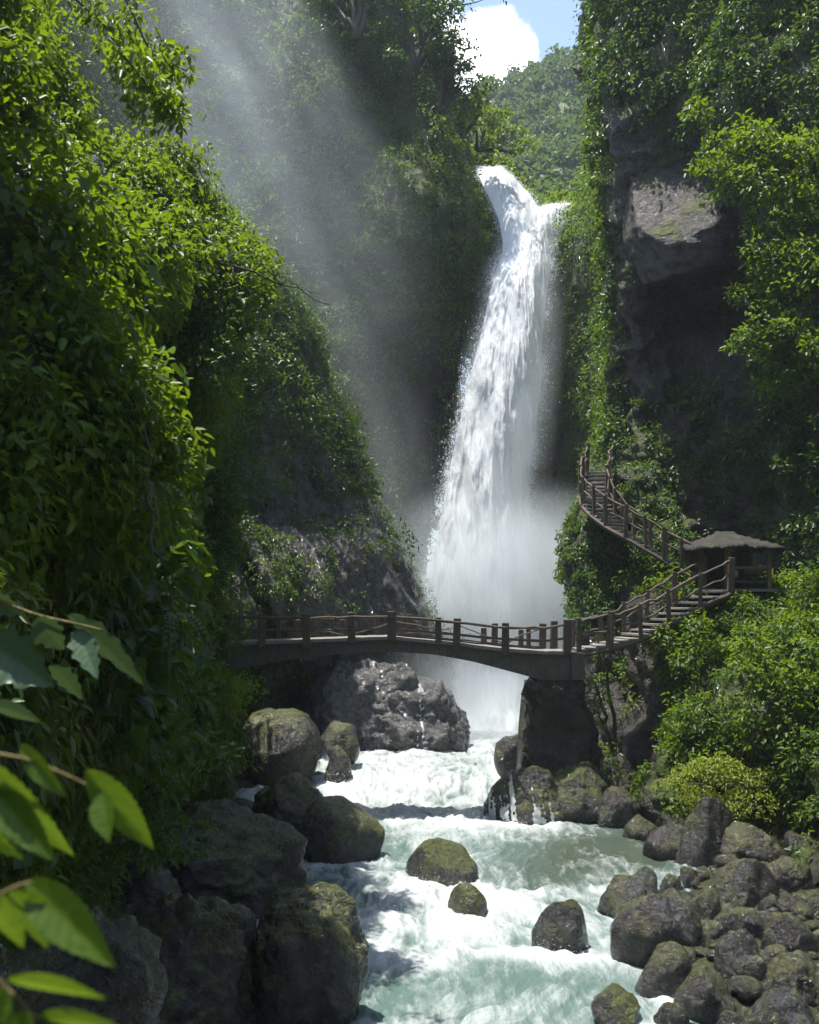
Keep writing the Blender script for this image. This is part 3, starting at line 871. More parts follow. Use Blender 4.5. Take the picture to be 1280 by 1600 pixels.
def veil(rock, x0, x1, label, cover_=0.0, top=.93):
    me = rock.data
    n = len(me.vertices)
    co = np.empty(n * 3, dtype=np.float32); me.vertices.foreach_get('co', co); co = co.reshape(-1, 3)
    no = np.empty(n * 3, dtype=np.float32); me.vertex_normals.foreach_get('vector', no); no = no.reshape(-1, 3)
    tr = np.array([list(p.vertices) for p in me.polygons])
    rx_, rz_ = np.abs(co[:, 0]).max(), co[:, 2].max()
    xn, zn = co[:, 0] / rx_, co[:, 2] / rz_
    q = np.stack([co[:, 0] * 17 + 1.4 * co[:, 2], co[:, 1] * .4, co[:, 2] * .35], -1)
    st_ = fbm(q, 3, 31, .6) + .2 * fbm(q * np.array([3.1, 1, 1]), 2, 37)
    edge_ = np.minimum(xn - x0, x1 - xn) / (x1 - x0)
    val = st_ + np.clip(edge_ * 3, -.6, .12) - .16 + cover_ - .55 * np.clip(zn - .55, 0, 1) + .35 * np.clip(.5 - zn, 0, 1)
    ok = (val > .08) & (no[:, 1] < .15) & (zn < top) & (zn > -.55) & (edge_ > 0)
    sel = tr[ok[tr].all(1)]
    used, inv = np.unique(sel, return_inverse=True)
    V = co[used] + no[used] * (.018 + .05 * np.clip(val[used] - .08, 0, .5))[:, None] + np.array(rock.location)
    o = npmesh('cascade', V, inv.reshape(-1, 3), {}, M_VEIL)
    tag(o, label, 'cascade', kind='structure')


# loose stones between the boulders: too many to count
vs, fs, b0 = [], [], 0
x, y, z = BR
ii = RNG.choice(x.size, size=5200)
protos = [rock_mesh(1, .85, .65, 700 + k, 2, 8, .12) for k in range(8)]
for q in ii:
    cx_, cy_, cz_ = x.ravel()[q], y.ravel()[q], z.ravel()[q]
    uu, vvv = to_uv(cx_, cy_, cz_)
    if cy_ > 48 or vvv > 1660 or uu > 1330: continue
    s = random.uniform(.06, .13) * (3.2 if random.random() < .2 else 1.5)
    pv, pf = protos[random.randrange(8)]
    a = random.uniform(0, 6.28)
    R = np.array([[math.cos(a), -math.sin(a), 0], [math.sin(a), math.cos(a), 0], [0, 0, 1]])
    vs.append(pv @ R.T * s + np.array([cx_ + random.uniform(-.1, .1), cy_ + random.uniform(-.1, .1), cz_ + s * .25]))
    fs.append(pf + b0)
    b0 += len(pv)
o = npmesh('gravel', np.concatenate(vs), np.concatenate(fs), {}, M_ROCKSUN)
tag(o, 'loose wet stones lying between the boulders of the right bank', 'gravel', kind='stuff')

# ------------------------------------------------------------------ waterfall
t = NT('falling_water')
pos = t.pos()
st = t.n('Mapping', ins={'Vector': pos, 'Scale': (1.5, 1.5, .22)}).outputs[0]
n1 = t.noise(st, 1.1, 8, .65, .6)
n2 = t.noise(st, 5, 6, .65, .5)
h = t.math('ADD', n1, t.math('MULTIPLY', n2, .25))
col = t.mix(t.ramp(h, [(.35, 0.), (.75, 1.)]), (.80, .84, .86), (.95, .96, .97))
bp = t.bump(h, .35, .5)
d1 = t.n('BsdfDiffuse', ins={'Color': col, 'Normal': bp})
d2 = t.n('BsdfTranslucent', ins={'Color': (.93, .95, .97, 1), 'Normal': bp})
M_VEIL = None
M_FALL = t.surf(t.n('MixShader', ins={0: .5, 1: d1.outputs[0], 2: d2.outputs[0]}).outputs[0])


def fall(prof, n, m, bulge, seed, amp):
    v = np.array([p[0] for p in prof], float)
    W = catmull(len(prof), n)
    pr = W @ np.array(prof, float)
    s = np.linspace(-1, 1, m)[None, :]
    vv = np.repeat(pr[:, 0:1], m, 1)
    pr[:, 3] -= 1.8
    u = pr[:, 1:2] * (1 - s) / 2 + pr[:, 2:3] * (1 + s) / 2
    Y = pr[:, 3:4] + bulge * (s ** 2 - .4)
    X_, Z_ = (u - CX) / F * Y, (VH - vv) / F * Y
    q = np.stack([X_ * 1.2, Y * .3, Z_ * .16], -1)
    d = amp * (fbm(q, 4, seed, .5) * 1.3 + .22 * fbm(q * 3.3, 3, seed + 3))
    return np.stack([X_, Y + d, Z_], -1)


main = fall([(316, 838, 894, 90), (325, 836, 890, 86), (345, 822, 880, 83.5), (365, 802, 868, 82), (400, 783, 862, 79.5), (450, 768, 855, 77.5), (520, 752, 850, 75.5), (600, 732, 845, 74), (680, 714, 836, 72.8), (760, 697, 828, 71.8), (840, 684, 832, 70.6), (920, 672, 850, 69.2), (1000, 665, 876, 66.5), (1090, 664, 890, 63.5), (1175, 664, 900, 60)], 420, 150, 2.2, 600, .75)
left = fall([(258, 738, 782, 92), (267, 744, 792, 88), (285, 752, 812, 86), (310, 764, 832, 84), (335, 776, 844, 82.6), (365, 784, 846, 81.2), (400, 786, 832, 79.6), (430, 780, 825, 78.5)], 160, 70, 1.2, 640, .5)
Vw = [main.reshape(-1, 3), left.reshape(-1, 3)]
Fw = [grid_faces(*main.shape[:2]), grid_faces(*left.shape[:2]) + main.shape[0] * main.shape[1]]
# torn water: many small flakes flying in front of and beside the sheet
bq = len(Vw[0]) + len(Vw[1])


def flakes(sheet, n, size, reach, side):
    nr, nc = sheet.shape[:2]
    r = RNG.integers(1, nr - 1, n)
    c = np.clip((RNG.beta(.22, .22, n) * (nc - 1)).astype(int), 0, nc - 1)
    p = sheet[r, c].copy()
    cc = (c / (nc - 1) * 2 - 1)
    fall_d = unit(sheet[np.minimum(r + 1, nr - 1), c] - sheet[r - 1, c])
    p[:, 0] += np.sign(cc) * (np.abs(cc) ** 4) * side * RNG.exponential(.5, n) + RNG.normal(size=n) * .12
    p[:, 1] += -reach * RNG.random(n) ** 2 + .2
    clus = fbm(p * np.array([.9, .9, .4]), 3, 650)
    keep = clus > RNG.uniform(-.5, .35, n)
    p, fall_d = p[keep], fall_d[keep]
    k = len(p)
    ax = unit(fall_d + RNG.normal(size=(k, 3)) * .5)
    nm = unit(RNG.normal(size=(k, 3)) * .38 + np.array([-.1, -.85, .5]))
    s = size * (.4 + RNG.random(k) ** 2 * 1.4)
    return leaf_geo(p, ax, nm, s * 1.7, s * .34)


for sh, n, sz, re, sd in ((main, 60000, .07, .8, .40), (left, 10000, .06, .5, .25)):
    v, f = flakes(sh, n, sz, re, sd)
    Vw.append(v); Fw.append(f + bq); bq += len(v)
o = npmesh('waterfall', np.concatenate(Vw), np.concatenate(Fw), {}, M_FALL)
tag(o, 'tall white waterfall plunging through the cleft between the cliffs', 'waterfall', kind='structure')


M_VEIL = plain('thin_foam', (.42, .45, .45), .3)
veil(rocks[17], -.95, .45, 'thin white water running down the broad rock under the pier')
veil(rocks[9], .1, .3, 'narrow white trickle down the broad misty rock', .1)


# ------------------------------------------------------------------ mist and haze
def mist(c, r, dens, label, scale=1.6, thr=.42, rotz=0, roty=0, aniso=.35, stretch=(1, 1, 1), power=1.5, axis=None):
    t = NT('mist_air')
    tc = t.n('TexCoord').outputs['Object']
    r2 = t.n('VectorMath', operation='DOT_PRODUCT', ins={0: tc, 1: tc}).outputs['Value']
    fall_ = t.math('POWER', t.math('SUBTRACT', 1.0, r2, clamp=True), power)
    n = t.noise(t.n('Mapping', ins={'Vector': tc, 'Scale': stretch}).outputs[0], scale, 4, .55, .5)
    nn = t.ramp(n, [(thr - .12, 0.06), (thr + .22, 1.)])
    d = t.math('MULTIPLY', t.math('MULTIPLY', fall_, nn), dens)
    pv = t.n('VolumePrincipled', ins={'Color': (.86, .94, 1, 1), 'Density': d, 'Anisotropy': aniso})
    t.t.links.new(pv.outputs[0], t.out.inputs['Volume'])
    bm = bmesh.new()
    bmesh.ops.create_icosphere(bm, subdivisions=3, radius=1.02)
    me = bpy.data.meshes.new('mist')
    bm.to_mesh(me)
    bm.free()
    o = link('mist', me, t.m)
    o.location, o.scale, o.rotation_euler = c, r, (0, roty, rotz)
    if axis is not None:
        o.rotation_euler = axis.to_track_quat('Z', 'Y').to_euler()
    return tag(o, label, 'mist', 'spray drifting from the fall', 'stuff')


mist(P(795, 955, 64.5), (10, 5, 8.5), .95, 'dense white spray billowing at the foot of the waterfall', 1.7, .47)
mist(P(770, 1095, 57.5), (5, 2.6, 2.6), .55, 'white spray boiling up where the fall meets the river', 2.0, .42)
mist(P(660, 1085, 55), (6.5, 3.2, 3.2), .20, 'low spray over the river behind the bridge', 1.5, .42)
mist((P(825, 300, 81) + P(762, 950, 65.5)) / 2, (3.8, 2.0, 19), .50, 'fine spray hanging round the falling water', 1.8, .40, axis=P(825, 300, 81) - P(762, 950, 65.5), stretch=(1, 1, 2.5))
mist(P(600, 760, 66), (4.5, 4, 13), .055, 'spray drifting up the dark gap left of the waterfall', 1.3, .42, roty=-.3)
mist(P(385, 200, 60), (7.5, 5.0, 19), .095, 'sunlit veil of spray across the upper left cliff', 2.1, .50, roty=-.55)

t = NT('valley_haze')
pv = t.n('VolumePrincipled', ins={'Color': (.80, .90, 1, 1), 'Density': .00028, 'Anisotropy': .3})
t.t.links.new(pv.outputs[0], t.out.inputs['Volume'])
hz = MB()
hz.block((0, 1100, 85), (3200, 2900, 200), bevel=0)
tag(hz.build('haze', t.m), 'pale haze filling the valley', 'haze', kind='stuff')


# ------------------------------------------------------------------ bridge
def rot_to(d):
    return Vector(d).normalized().to_track_quat('X', 'Z').to_matrix()


YF, YR = 40.3, 42.1
deckv = [(330, 1006), (390, 1003), (480, 1000), (560, 996.5), (612, 995), (700, 1003), (790, 1014), (850, 1018), (892, 1018)]
underv = [(330, 1052), (390, 1041), (440, 1032), (500, 1025), (560, 1020), (612, 1018), (680, 1023), (740, 1034), (800, 1050), (845, 1062), (892, 1066)]


def zv(prof, u, Y=YF):
    return (VH - float(np.interp(u, [p[0] for p in prof], [p[1] for p in prof]))) / F * YF


br = empty('footbridge', P(640, 1000, 41.2), 'arched concrete footbridge with rough timber railings spanning the river', 'bridge')
us = np.linspace(330, 892, 60)
bm_ = MB()
vs, fs = [], []
for u in us:
    x = (u - CX) / F * YF
    zt, zb = zv(deckv, u) - .10, zv(underv, u)
    vs += [(x, YF + .05, zb), (x, YF + .05, zt), (x, YR - .05, zt), (x, YR - .05, zb)]
for i in range(len(us) - 1):
    for k in range(4):
        fs.append((i * 4 + k, i * 4 + (k + 1) % 4, i * 4 + 4 + (k + 1) % 4, i * 4 + 4 + k))
fs += [(3, 2, 1, 0), tuple((len(us) - 1) * 4 + k for k in range(4))]
bm_.add(vs, fs)
bm_.build('arch_beam', M_CONC, br)
dk = MB()
vs, fs = [], []
for i, u in enumerate(us):
    x = (u - CX) / F * YF
    z = zv(deckv, u) + random.uniform(-.008, .008)
    vs += [(x, YF - .10, z - .097), (x, YF - .10, z + .02), (x, YR + .10, z + .02), (x, YR + .10, z - .097)]
for i in range(len(us) - 1):
    for k in range(4):
        fs.append((i * 4 + k, i * 4 + (k + 1) % 4, i * 4 + 4 + (k + 1) % 4, i * 4 + 4 + k))
fs += [(3, 2, 1, 0), tuple((len(us) - 1) * 4 + k for k in range(4))]
dk.add(vs, fs)
dk.build('deck', M_PLANK, br)


def post(parent, u, vt, vb, w, Y, mat=M_WOOD, name='post'):
    p = MB()
    h = (vb - vt) / F * Y
    ww = w / F * Y
    c = P(u, (vt + vb) / 2, Y)
    p.block(c, (ww, ww * .9, h), Matrix.Rotation(random.uniform(-.2, .2), 3, 'Z') @ Matrix.Rotation(random.uniform(-.03, .03), 3, 'Y'), .02, .95, .012)
    return p.build(name, mat, parent)


def pole(parent, pts, r, mat=M_RAIL, name='rail', wob=.014, seg=7):
    out = []
    pts = [Vector(q) for q in pts]
    for a, b in zip(pts[:-1], pts[1:]):
        n = max(2, int((b - a).length / .35))
        for k in range(n):
            out.append(a.lerp(b, k / n) + Vector([random.gauss(0, wob) for _ in range(3)]))
    out.append(pts[-1])
    m = MB()
    m.tube(out, [r * random.uniform(.8, 1.15) for _ in out], seg)
    return m.build(name, mat, parent, smooth=True)


for u, vt, vb, w in [(372, 961, 1010, 11), (409, 959, 1011, 11.5), (479, 959, 1012, 12), (549, 957, 1004, 12), (612, 955, 1000, 13.5), (685, 965, 1005, 9.5), (714, 966, 1016, 11.5), (790, 973, 1024, 12), (886, 968, 1022, 12)]:
    post(br, u, vt, vb, w, YF - .02)
for u, vt, w in [(435, 966, 7), (465, 968, 7), (519, 966, 7), (536, 968, 8), (590, 962, 8), (642, 960, 10), (756, 981, 9), (773, 974, 10), (814, 984, 7), (826, 982, 7), (848, 974, 11), (866, 970, 11)]:
    vb = VH - zv(deckv, u) / YR * F + 2
    post(br, u, vt, vb, w, YR - .05)
top = [(350, 963), (409, 964), (479, 966), (549, 964), (612, 963), (714, 972), (790, 980), (850, 981), (886, 975)]
mid = [(350, 983), (409, 984), (479, 985), (549, 984), (612, 983), (714, 991), (790, 999), (850, 1001), (886, 997)]
low = [(612, 990), (660, 994), (714, 999), (790, 1008), (850, 1011)]
for pr_, Y, r, dv in ((top, YF - .12, .045, 0), (mid, YF - .12, .04, 0), (top, YR + .03, .04, 1.5), (mid, YR + .03, .036, 1), (low, YR + .03, .03, 0), (low, YF - .12, .03, 2)):
    pole(br, [P(u, v + dv, Y) for u, v in pr_], r)
for u0, v0, u1, v1 in [(486, 985, 540, 993), (556, 990, 606, 975), (620, 972, 680, 984), (620, 990, 706, 982), (722, 978, 784, 1004), (796, 1003, 842, 984)]:
    pole(br, [P(u0, v0, YF + .9), P((u0 + u1) / 2, (v0 + v1) / 2 + random.uniform(-3, 3), YF + .9), P(u1, v1, YF + .9)], .026)
# pier and abutment
prof = [(1063, 834, 914, 40.35, 42.3), (1072, 831, 917, 40.25, 42.35), (1100, 832, 920, 40.3, 42.4), (1160, 831, 930, 40.2, 42.5), (1215, 827, 942, 40.0, 42.6), (1250, 818, 956, 39.8, 42.8), (1300, 806, 970, 39.6, 43)]
W_ = catmull(len(prof), 60) @ np.array(prof, float)
ring = []
for v, ul, ur, yf_, yb_ in W_:
    a_ = np.linspace(0, 2 * math.pi, 97)[:-1]
    c_, s_ = np.cos(a_), np.sin(a_)
    k_ = 1 / (np.abs(c_) ** 7 + np.abs(s_) ** 7) ** (1 / 7)
    x_ = ((ul + ur) / 2 - CX + (ur - ul) / 2 * c_ * k_) / F * 40.3
    y_ = (yf_ + yb_) / 2 + (yb_ - yf_) / 2 * s_ * k_
    ring.append(np.stack([x_, y_, np.full(96, (VH - v) / F * 40.3)], 1))
G_ = np.array(ring)
ctr_ = G_.mean(1, keepdims=True)
rough_ = np.clip((np.arange(60) - 3) / 12, 0, 1)[:, None]
d_ = (.6 * fbm(G_ / .9, 4, 61) + .16 * fbm(G_ / .25, 3, 62)) * rough_
out_d = unit((G_ - ctr_) * np.array([1, 1, 0]))
G_ = G_ + out_d * d_[..., None]
i_ = np.arange(60 * 96).reshape(60, 96)
nx_ = np.roll(i_, -1, 1)
fq = np.stack([i_[:-1].ravel(), nx_[:-1].ravel(), nx_[1:].ravel(), i_[1:].ravel()], 1)
npmesh('pier', G_.reshape(-1, 3), fq, {}, M_PIER, br)
ab = MB()
zt, zb = (VH - 1019.5) / F * YF, (VH - 1062.5) / F * YF
x0, x1 = (892 - CX) / F * YF + .003, (914 - CX) / F * YF
ab.block(((x0 + x1) / 2, 41.2, (zt + zb) / 2), (x1 - x0, 1.96, zt - zb), bevel=.03, jit=.02)
ab.build('abutment', M_CONC, br)


# ------------------------------------------------------------------ stairs
def stairs(label, ctrl, width, nsteps, tread, sides, rail_h=1.0, posts=8, heavy=()):
    """ctrl: centre line of the flight"""
    pts = path_pts(ctrl, nsteps + 1)
    root = empty('staircase', pts[0], label, 'staircase', 'timber stairs up the gorge')
    for i in range(nsteps):
        a, b = pts[i], pts[i + 1]
        d = Vector((b.x - a.x, b.y - a.y, 0))
        m = MB()
        c = (a + b) / 2
        c.z = a.z - .04 + random.uniform(-.015, .015)
        m.block(c, (d.length * 1.25, width * random.uniform(.96, 1.04), .085), rot_to(d) @ Matrix.Rotation(random.uniform(-.05, .05), 3, 'Z'), .015, 1, .014)
        m.build('step', M_PLANK, root)
    fine = path_pts(ctrl, 40)
    for s in (-1, 1):
        edge = []
        for i, p in enumerate(fine):
            d = fine[min(i + 1, 39)] - fine[max(i - 1, 0)]
            nrm = Vector((-d.y, d.x, 0)).normalized()
            edge.append(p + nrm * s * (width / 2 - .04))
        m = MB()
        m.tube([e + Vector((0, 0, -.24)) for e in edge], .11, 6)
        m.build('stringer', M_WOOD, root)
        if s not in sides: continue
        pole(root, [e + Vector((0, 0, rail_h)) for e in edge[::4] + [edge[-1]]], .05, wob=.03)
        pole(root, [e + Vector((0, 0, rail_h * .48)) for e in edge[::4] + [edge[-1]]], .042, wob=.03)
        for k in range(posts):
            e = edge[round(k * 39 / (posts - 1))]
            h = rail_h + random.uniform(.04, .16) + (.08 if k in heavy else 0)
            w = random.uniform(.13, .18) + (.08 if k in heavy else 0)
            m = MB()
            m.block(e + Vector((0, 0, h / 2 - .12)), (w, w, h + .24), Matrix.Rotation(random.uniform(-.4, .4), 3, 'Z') @ Matrix.Rotation(random.uniform(-.05, .05), 3, 'Y'), .02, .93, .015)
            m.build('post', M_WOOD, root)
    return root


def PP(u, v, Y): return tuple(P(u, v, Y))


stairs('lower flight of plank stairs climbing right from the bridge to the shelter', [PP(900, 1013, 41.2), PP(945, 1003, 41.2), PP(985, 990, 41.3), PP(1030, 966, 41.6), PP(1075, 940, 42.0), PP(1120, 917, 42.6)], 1.7, 15, .3, (-1, 1), 1.0, 6, (1, 5))
stairs('upper flight of stairs curving up and left round the knoll', [PP(1092, 896, 44.6), PP(1050, 874, 45.0), PP(1005, 846, 45.4), PP(962, 818, 46.0), PP(934, 788, 47.0), PP(928, 760, 48.4), PP(938, 732, 50.4)], 1.25, 30, .3, (-1, 1), 1.02, 11)
# heavy corner post at the bridge head and the open cavity wall behind it stay with the lower flight

# ------------------------------------------------------------------ shelter
sh = empty('shelter', P(1150, 918, 43.4), 'small open timber shelter with a thatched hip roof on the right cliff', 'shelter')
Ys = 43.2


def sx(u): return (u - CX) / F * Ys
def sz(v): return (VH - v) / F * Ys


xl, xr, yf, yb = sx(1106), sx(1202), Ys, Ys + 2.4
fl = sz(920)
m = MB()
m.block(((xl + xr) / 2, (yf + yb) / 2, fl - .06), (xr - xl + .5, yb - yf + .5, .12))
m.build('floor', M_PLANK, sh)
for x_, y_, w_, mt in ((sx(1137), yf, .22, M_GOLD), (xr, yf, .16, M_GOLD), (xl, yf + .9, .15, M_GOLD), (xl, yb, .16, M_GOLD), (xr, yb, .16, M_GOLD)):
    m = MB()
    m.block((x_, y_, (fl + sz(848)) / 2), (w_, w_, sz(848) - fl), None, .02, .95)
    m.build('post', mt, sh)
m = MB()
m.block(((sx(1137) + xr) / 2, yf, sz(887)), (xr - sx(1137) - .2, .14, .12))
m.build('rail', M_GOLD, sh)
m = MB()
m.block(((sx(1137) + xr) / 2, yf + .03, sz(909)), (xr - sx(1137) - .2, .10, .10))
m.build('rail', M_WOOD, sh)
m = MB()   # curved braces under the eave
for k in range(10):
    a0 = k / 10
    xa = sx(1140) + (xr - sx(1140)) * (k + .5) / 10
    za = sz(850) - .32 * (abs(a0 + .05 - .5) * 2) ** 3
    m.block((xa, yf, (za + sz(846)) / 2 - .03), ((xr - sx(1140)) / 10 + .004, .09, max(.08, sz(846) - za + .1)), bevel=0)
m.build('brace', M_GOLD, sh)
m = MB()
m.block(((xl + xr) / 2, yb, fl + .75), (xr - xl, .06, 1.5))
m.build('back_wall', M_WOOD, sh)
m = MB()
m.block(((sx(1137) + xr) / 2 + .1, yf + .75, fl + .42), (2.0, .5, .07))
for dx in (-.85, .85):
    m.block(((sx(1137) + xr) / 2 + .1 + dx, yf + .75, fl + .19), (.09, .4, .38))
m.build('bench', M_WOOD, sh)
# roof: thick hip of thatch with ragged eaves
nr_, nc_ = 26, 96
apex = Vector(((sx(1140) + sx(1152)) / 2, (yf + yb) / 2, sz(828)))
cxr, cyr = (sx(1078) + sx(1222)) / 2, (yf + yb) / 2
hx, hy = (sx(1222) - sx(1078)) / 2, 2.0
vs, fs = [], []
for layer in (0, 1):
    for i in range(nr_):
        q = i / (nr_ - 1)
        for k in range(nc_):
            a = 2 * math.pi * k / nc_
            c, s = math.cos(a), math.sin(a)
            mx = max(abs(c), abs(s)) ** .85
            ex, ey = cxr + hx * c / mx * .98, cyr + hy * s / mx
            rz_ = sz(852) + .05 * math.sin(a * 3)
            px = apex.x + .35 * c * (1 - q) + (ex - apex.x) * q
            py = apex.y + .15 * s * (1 - q) + (ey - apex.y) * q
            pz = apex.z + (rz_ - apex.z) * (q ** .9)
            jag = random.uniform(-.07, .07) * (q > .9)
            vs.append((px * (1 + 0), py, pz + jag + random.uniform(-.03, .03) - .07 * ((q * 5.99) % 1) - layer * .12))
for layer in (0, 1):
    o0 = layer * nr_ * nc_
    for i in range(nr_ - 1):
        for k in range(nc_):
            k2 = (k + 1) % nc_
            q4 = (o0 + i * nc_ + k, o0 + (i + 1) * nc_ + k, o0 + (i + 1) * nc_ + k2, o0 + i * nc_ + k2)
            fs.append(q4 if layer == 0 else q4[::-1])
for k in range(nc_):
    k2 = (k + 1) % nc_
    e0, e1 = (nr_ - 1) * nc_, nr_ * nc_ + (nr_ - 1) * nc_
    fs.append((e0 + k, e1 + k, e1 + k2, e0 + k2))
fs.append(tuple(range(nc_)))
m = MB()
m.add(vs, fs)
m.build('roof', M_THATCH, sh, smooth=True)
m = MB()
v_, f_ = rock_mesh(.28, .2, .16, 90, 3, 6, .12)
m.add([Vector(q) + Vector((sx(1152), yf + .7, fl + .60)) for q in v_], [tuple(int(i) for i in q) for q in f_])
tag(m.build('cloth_bundle', M_CLOTH, smooth=True), 'white bundle lying on the bench inside the shelter', 'bundle')
m = MB()
v_, f_ = rock_mesh(.36, .2, .26, 91, 3, 8, .08)
m.add([Vector(q) + Vector((sx(1186), yf + .7, fl + .70)) for q in v_], [tuple(int(i) for i in q) for q in f_])
tag(m.build('cushion', M_GREENCLOTH, smooth=True), 'dull green cushion at the right end of the shelter bench', 'cushion')


# ------------------------------------------------------------------ trees, shrubs and foreground branches
def limb(m, a, b, r0, r1, sag=0.0, n=7, jit=.05):
    a, b = Vector(a), Vector(b)
    L = (b - a).length
    pts = []
    for k in range(n + 1):
        q = k / n
        p = a.lerp(b, q) + Vector((0, 0, -sag * 4 * q * (1 - q)))
        if 0 < k < n: p += Vector([random.gauss(0, jit * L) for _ in range(3)])
        pts.append(p)
    m.tube(pts, [r0 + (r1 - r0) * k / n for k in range(n + 1)], 7)
    return pts


def tree(name, label, cat, base, top_pts, r0, crown_r, k, size, mat, group=None, tint=.5, droop=.4, aspect=.5, sub=3, trunk_name='trunk', crown_name='crown', up=.6):
    base = Vector(base)
    root = empty(name, base, label, cat, group)
    m = MB()
    cs, rs = [], []
    for tp in top_pts:
        tp = Vector(tp)
        pts = limb(m, base, tp, r0, r0 * .35, -.05 * (tp - base).length, 8, .02)
        for q in range(sub):
            s = pts[random.randint(4, 8)]
            e = s + Vector((random.gauss(0, 1), random.gauss(0, .8), random.gauss(.25, .6))) * crown_r * .9
            limb(m, s, e, r0 * .3, r0 * .08, 0, 5, .04)
            cs.append(e); rs.append(crown_r * random.uniform(.45, .8))
        cs.append(tp); rs.append(crown_r * random.uniform(.7, 1))
    m.build(trunk_name, M_BARK, root, smooth=True)
    cs = np.array([tuple(c) for c in cs])
    rs = np.array(rs)
    nn = np.tile(UP * up + np.array([0, -.3, 0]), (len(cs), 1))
    tt = np.clip(tint + RNG.uniform(-.2, .2, len(cs)), 0, 1)
    foliage(crown_name, [clumps(cs, unit(nn), rs, k, size, aspect, droop, tt)], mat, root)
    return root


# trees standing on the rim of the central cliff against the sky
def rim_tree(u, v, Y, tops, lab, cr, tint=.25, k=80, mat=M_LEAF, size=.34):
    return tree('rim_tree', lab, 'tree', P(u, v, Y), [P(a, b, Y + random.uniform(-1.5, 1.5)) for a, b in tops], .22, cr, k, size, mat, 'trees on the cliff rim', tint, .3, .55, 4)


rim_tree(650, 110, 81, [(630, 20), (680, 10), (705, 12), (658, -40), (590, -20), (690, 55)], 'dark spreading tree on the cliff rim, its branches against the cloud', 1.9)
rim_tree(690, 175, 82, [(690, 90), (712, 112), (722, 135), (700, 70)], 'small dark tree leaning out below the spreading rim tree', 1.25)
rim_tree(722, 215, 84, [(735, 160), (752, 178), (728, 185)], 'bright yellow green shrub on the rim just left of the lip', .95, .9, 70, M_LEAFY)
rim_tree(560, 60, 79, [(540, -60), (590, -30), (520, 0), (570, -90)], 'shady tree high on the cliff left of the spreading rim tree', 2.0)
rim_tree(745, 235, 96, [(765, 195), (790, 215), (745, 205), (805, 240)], 'sunny tree behind the left stream at the waterfall lip', 1.2, .85, 70, M_LEAFY)
rim_tree(960, 60, 57, [(958, 10), (945, 40), (965, -30), (952, 90), (946, 130)], 'leafy shrub hanging over the sky edge of the right cliff', .9, .6, 80, M_LEAFY, .24)
rim_tree(975, 20, 55, [(965, -30), (1010, -20), (990, 40), (955, 60)], 'bushy tree at the top of the right cliff', 1.0, .6, 80, M_LEAFY, .24)
# individual trees on the far ridge
for i, (u, v, h) in enumerate([(758, 182, 18), (778, 172, 20), (812, 158, 24), (838, 144, 20), (868, 130, 20), (886, 122, 24), (904, 114, 22), (730, 196, 22), (920, 108, 20)]):
    Y = 296
    tree('ridge_tree', 'dark tree standing up from the skyline of the distant mountain', 'tree', P(u, v + 8, Y), [P(u + random.uniform(-5, 5), v - h * .4, Y), P(u + random.uniform(-8, 8), v - h * .15, Y)], .35, 2.6, 70, 1.0, M_LEAFFAR, 'trees on the far skyline', .3, .2, .6, 2)
# shrubs rooted in the right cliff
def shrub(base, tops, lab, cr, k=85, size=.19, tint=.55, mat=M_LEAFY, sub=4, aspect=.52):
    return tree('cliff_shrub', lab, 'shrub', P(*base), [P(*q) for q in tops], .10, cr, k, size, mat, 'shrubs on the right side of the gorge', tint, .45, aspect, sub, 'stem', 'leaves')


shrub((1290, 330, 44), [(1130, 235, 42), (1180, 225, 41.5), (1230, 250, 41), (1100, 270, 42), (1265, 240, 41), (1180, 290, 41), (1240, 310, 41), (1140, 310, 42)], 'large bush arching over the bare overhanging slab', 1.05, 110, .22)
shrub((1300, 480, 42), [(1200, 420, 40.5), (1250, 400, 40), (1160, 470, 41), (1230, 470, 40), (1270, 440, 39.5), (1200, 350, 41)], 'bush hanging beside the dark hollow under the slab', .95, 100, .21, .45)
shrub((1300, 600, 41), [(1190, 560, 40), (1240, 520, 39.5), (1170, 530, 40), (1260, 580, 39.5), (1220, 600, 40), (1280, 540, 39), (1195, 500, 40)], 'leafy spray hanging lowest on the right cliff, below the dark hollow', .8, 100, .20, .5)
shrub((1290, 1130, 39), [(1180, 1040, 36.8), (1230, 1060, 36), (1260, 1020, 36.5), (1200, 1100, 36.2), (1250, 1130, 35.6), (1180, 1150, 36.2), (1230, 1180, 36), (1275, 1090, 35.5)], 'glossy bush with pale leaves at the right edge under the shelter', .8, 110, .17, .62)
shrub((1060, 1060, 42), [(1040, 1000, 40.6), (1090, 985, 40.4), (1060, 1040, 40.2), (1110, 1020, 40)], 'bright bush right beside the lower stairs', .7, 100, .16, .6)
shrub((1140, 1290, 37), [(1080, 1225, 36.5), (1120, 1210, 36), (1160, 1225, 35.6), (1190, 1260, 35), (1100, 1255, 35.6), (1150, 1265, 35.2)], 'vivid yellow green cushion of fern and moss above the right bank rocks', .75, 150, .12, .8, mat=M_MOSSY, aspect=.4)
shrub((960, 1180, 43), [(930, 1070, 41.8), (935, 1110, 41.6), (945, 1030, 42)], 'small creeper hanging between the pier and the dark cavity', .42, 70, .12, .6, sub=2)

UA, VVA = to_uv(VA[..., 0], VA[..., 1], VA[..., 2])


def on_slope(u, v):
    d = (UA - u) ** 2 + (VVA - v) ** 2 + (VA[..., 1] - 8) ** 2 * 1.5
    q = VA.reshape(-1, 3)[np.argmin(d)]
    return Vector(q * (1 - .9 / q[1]))


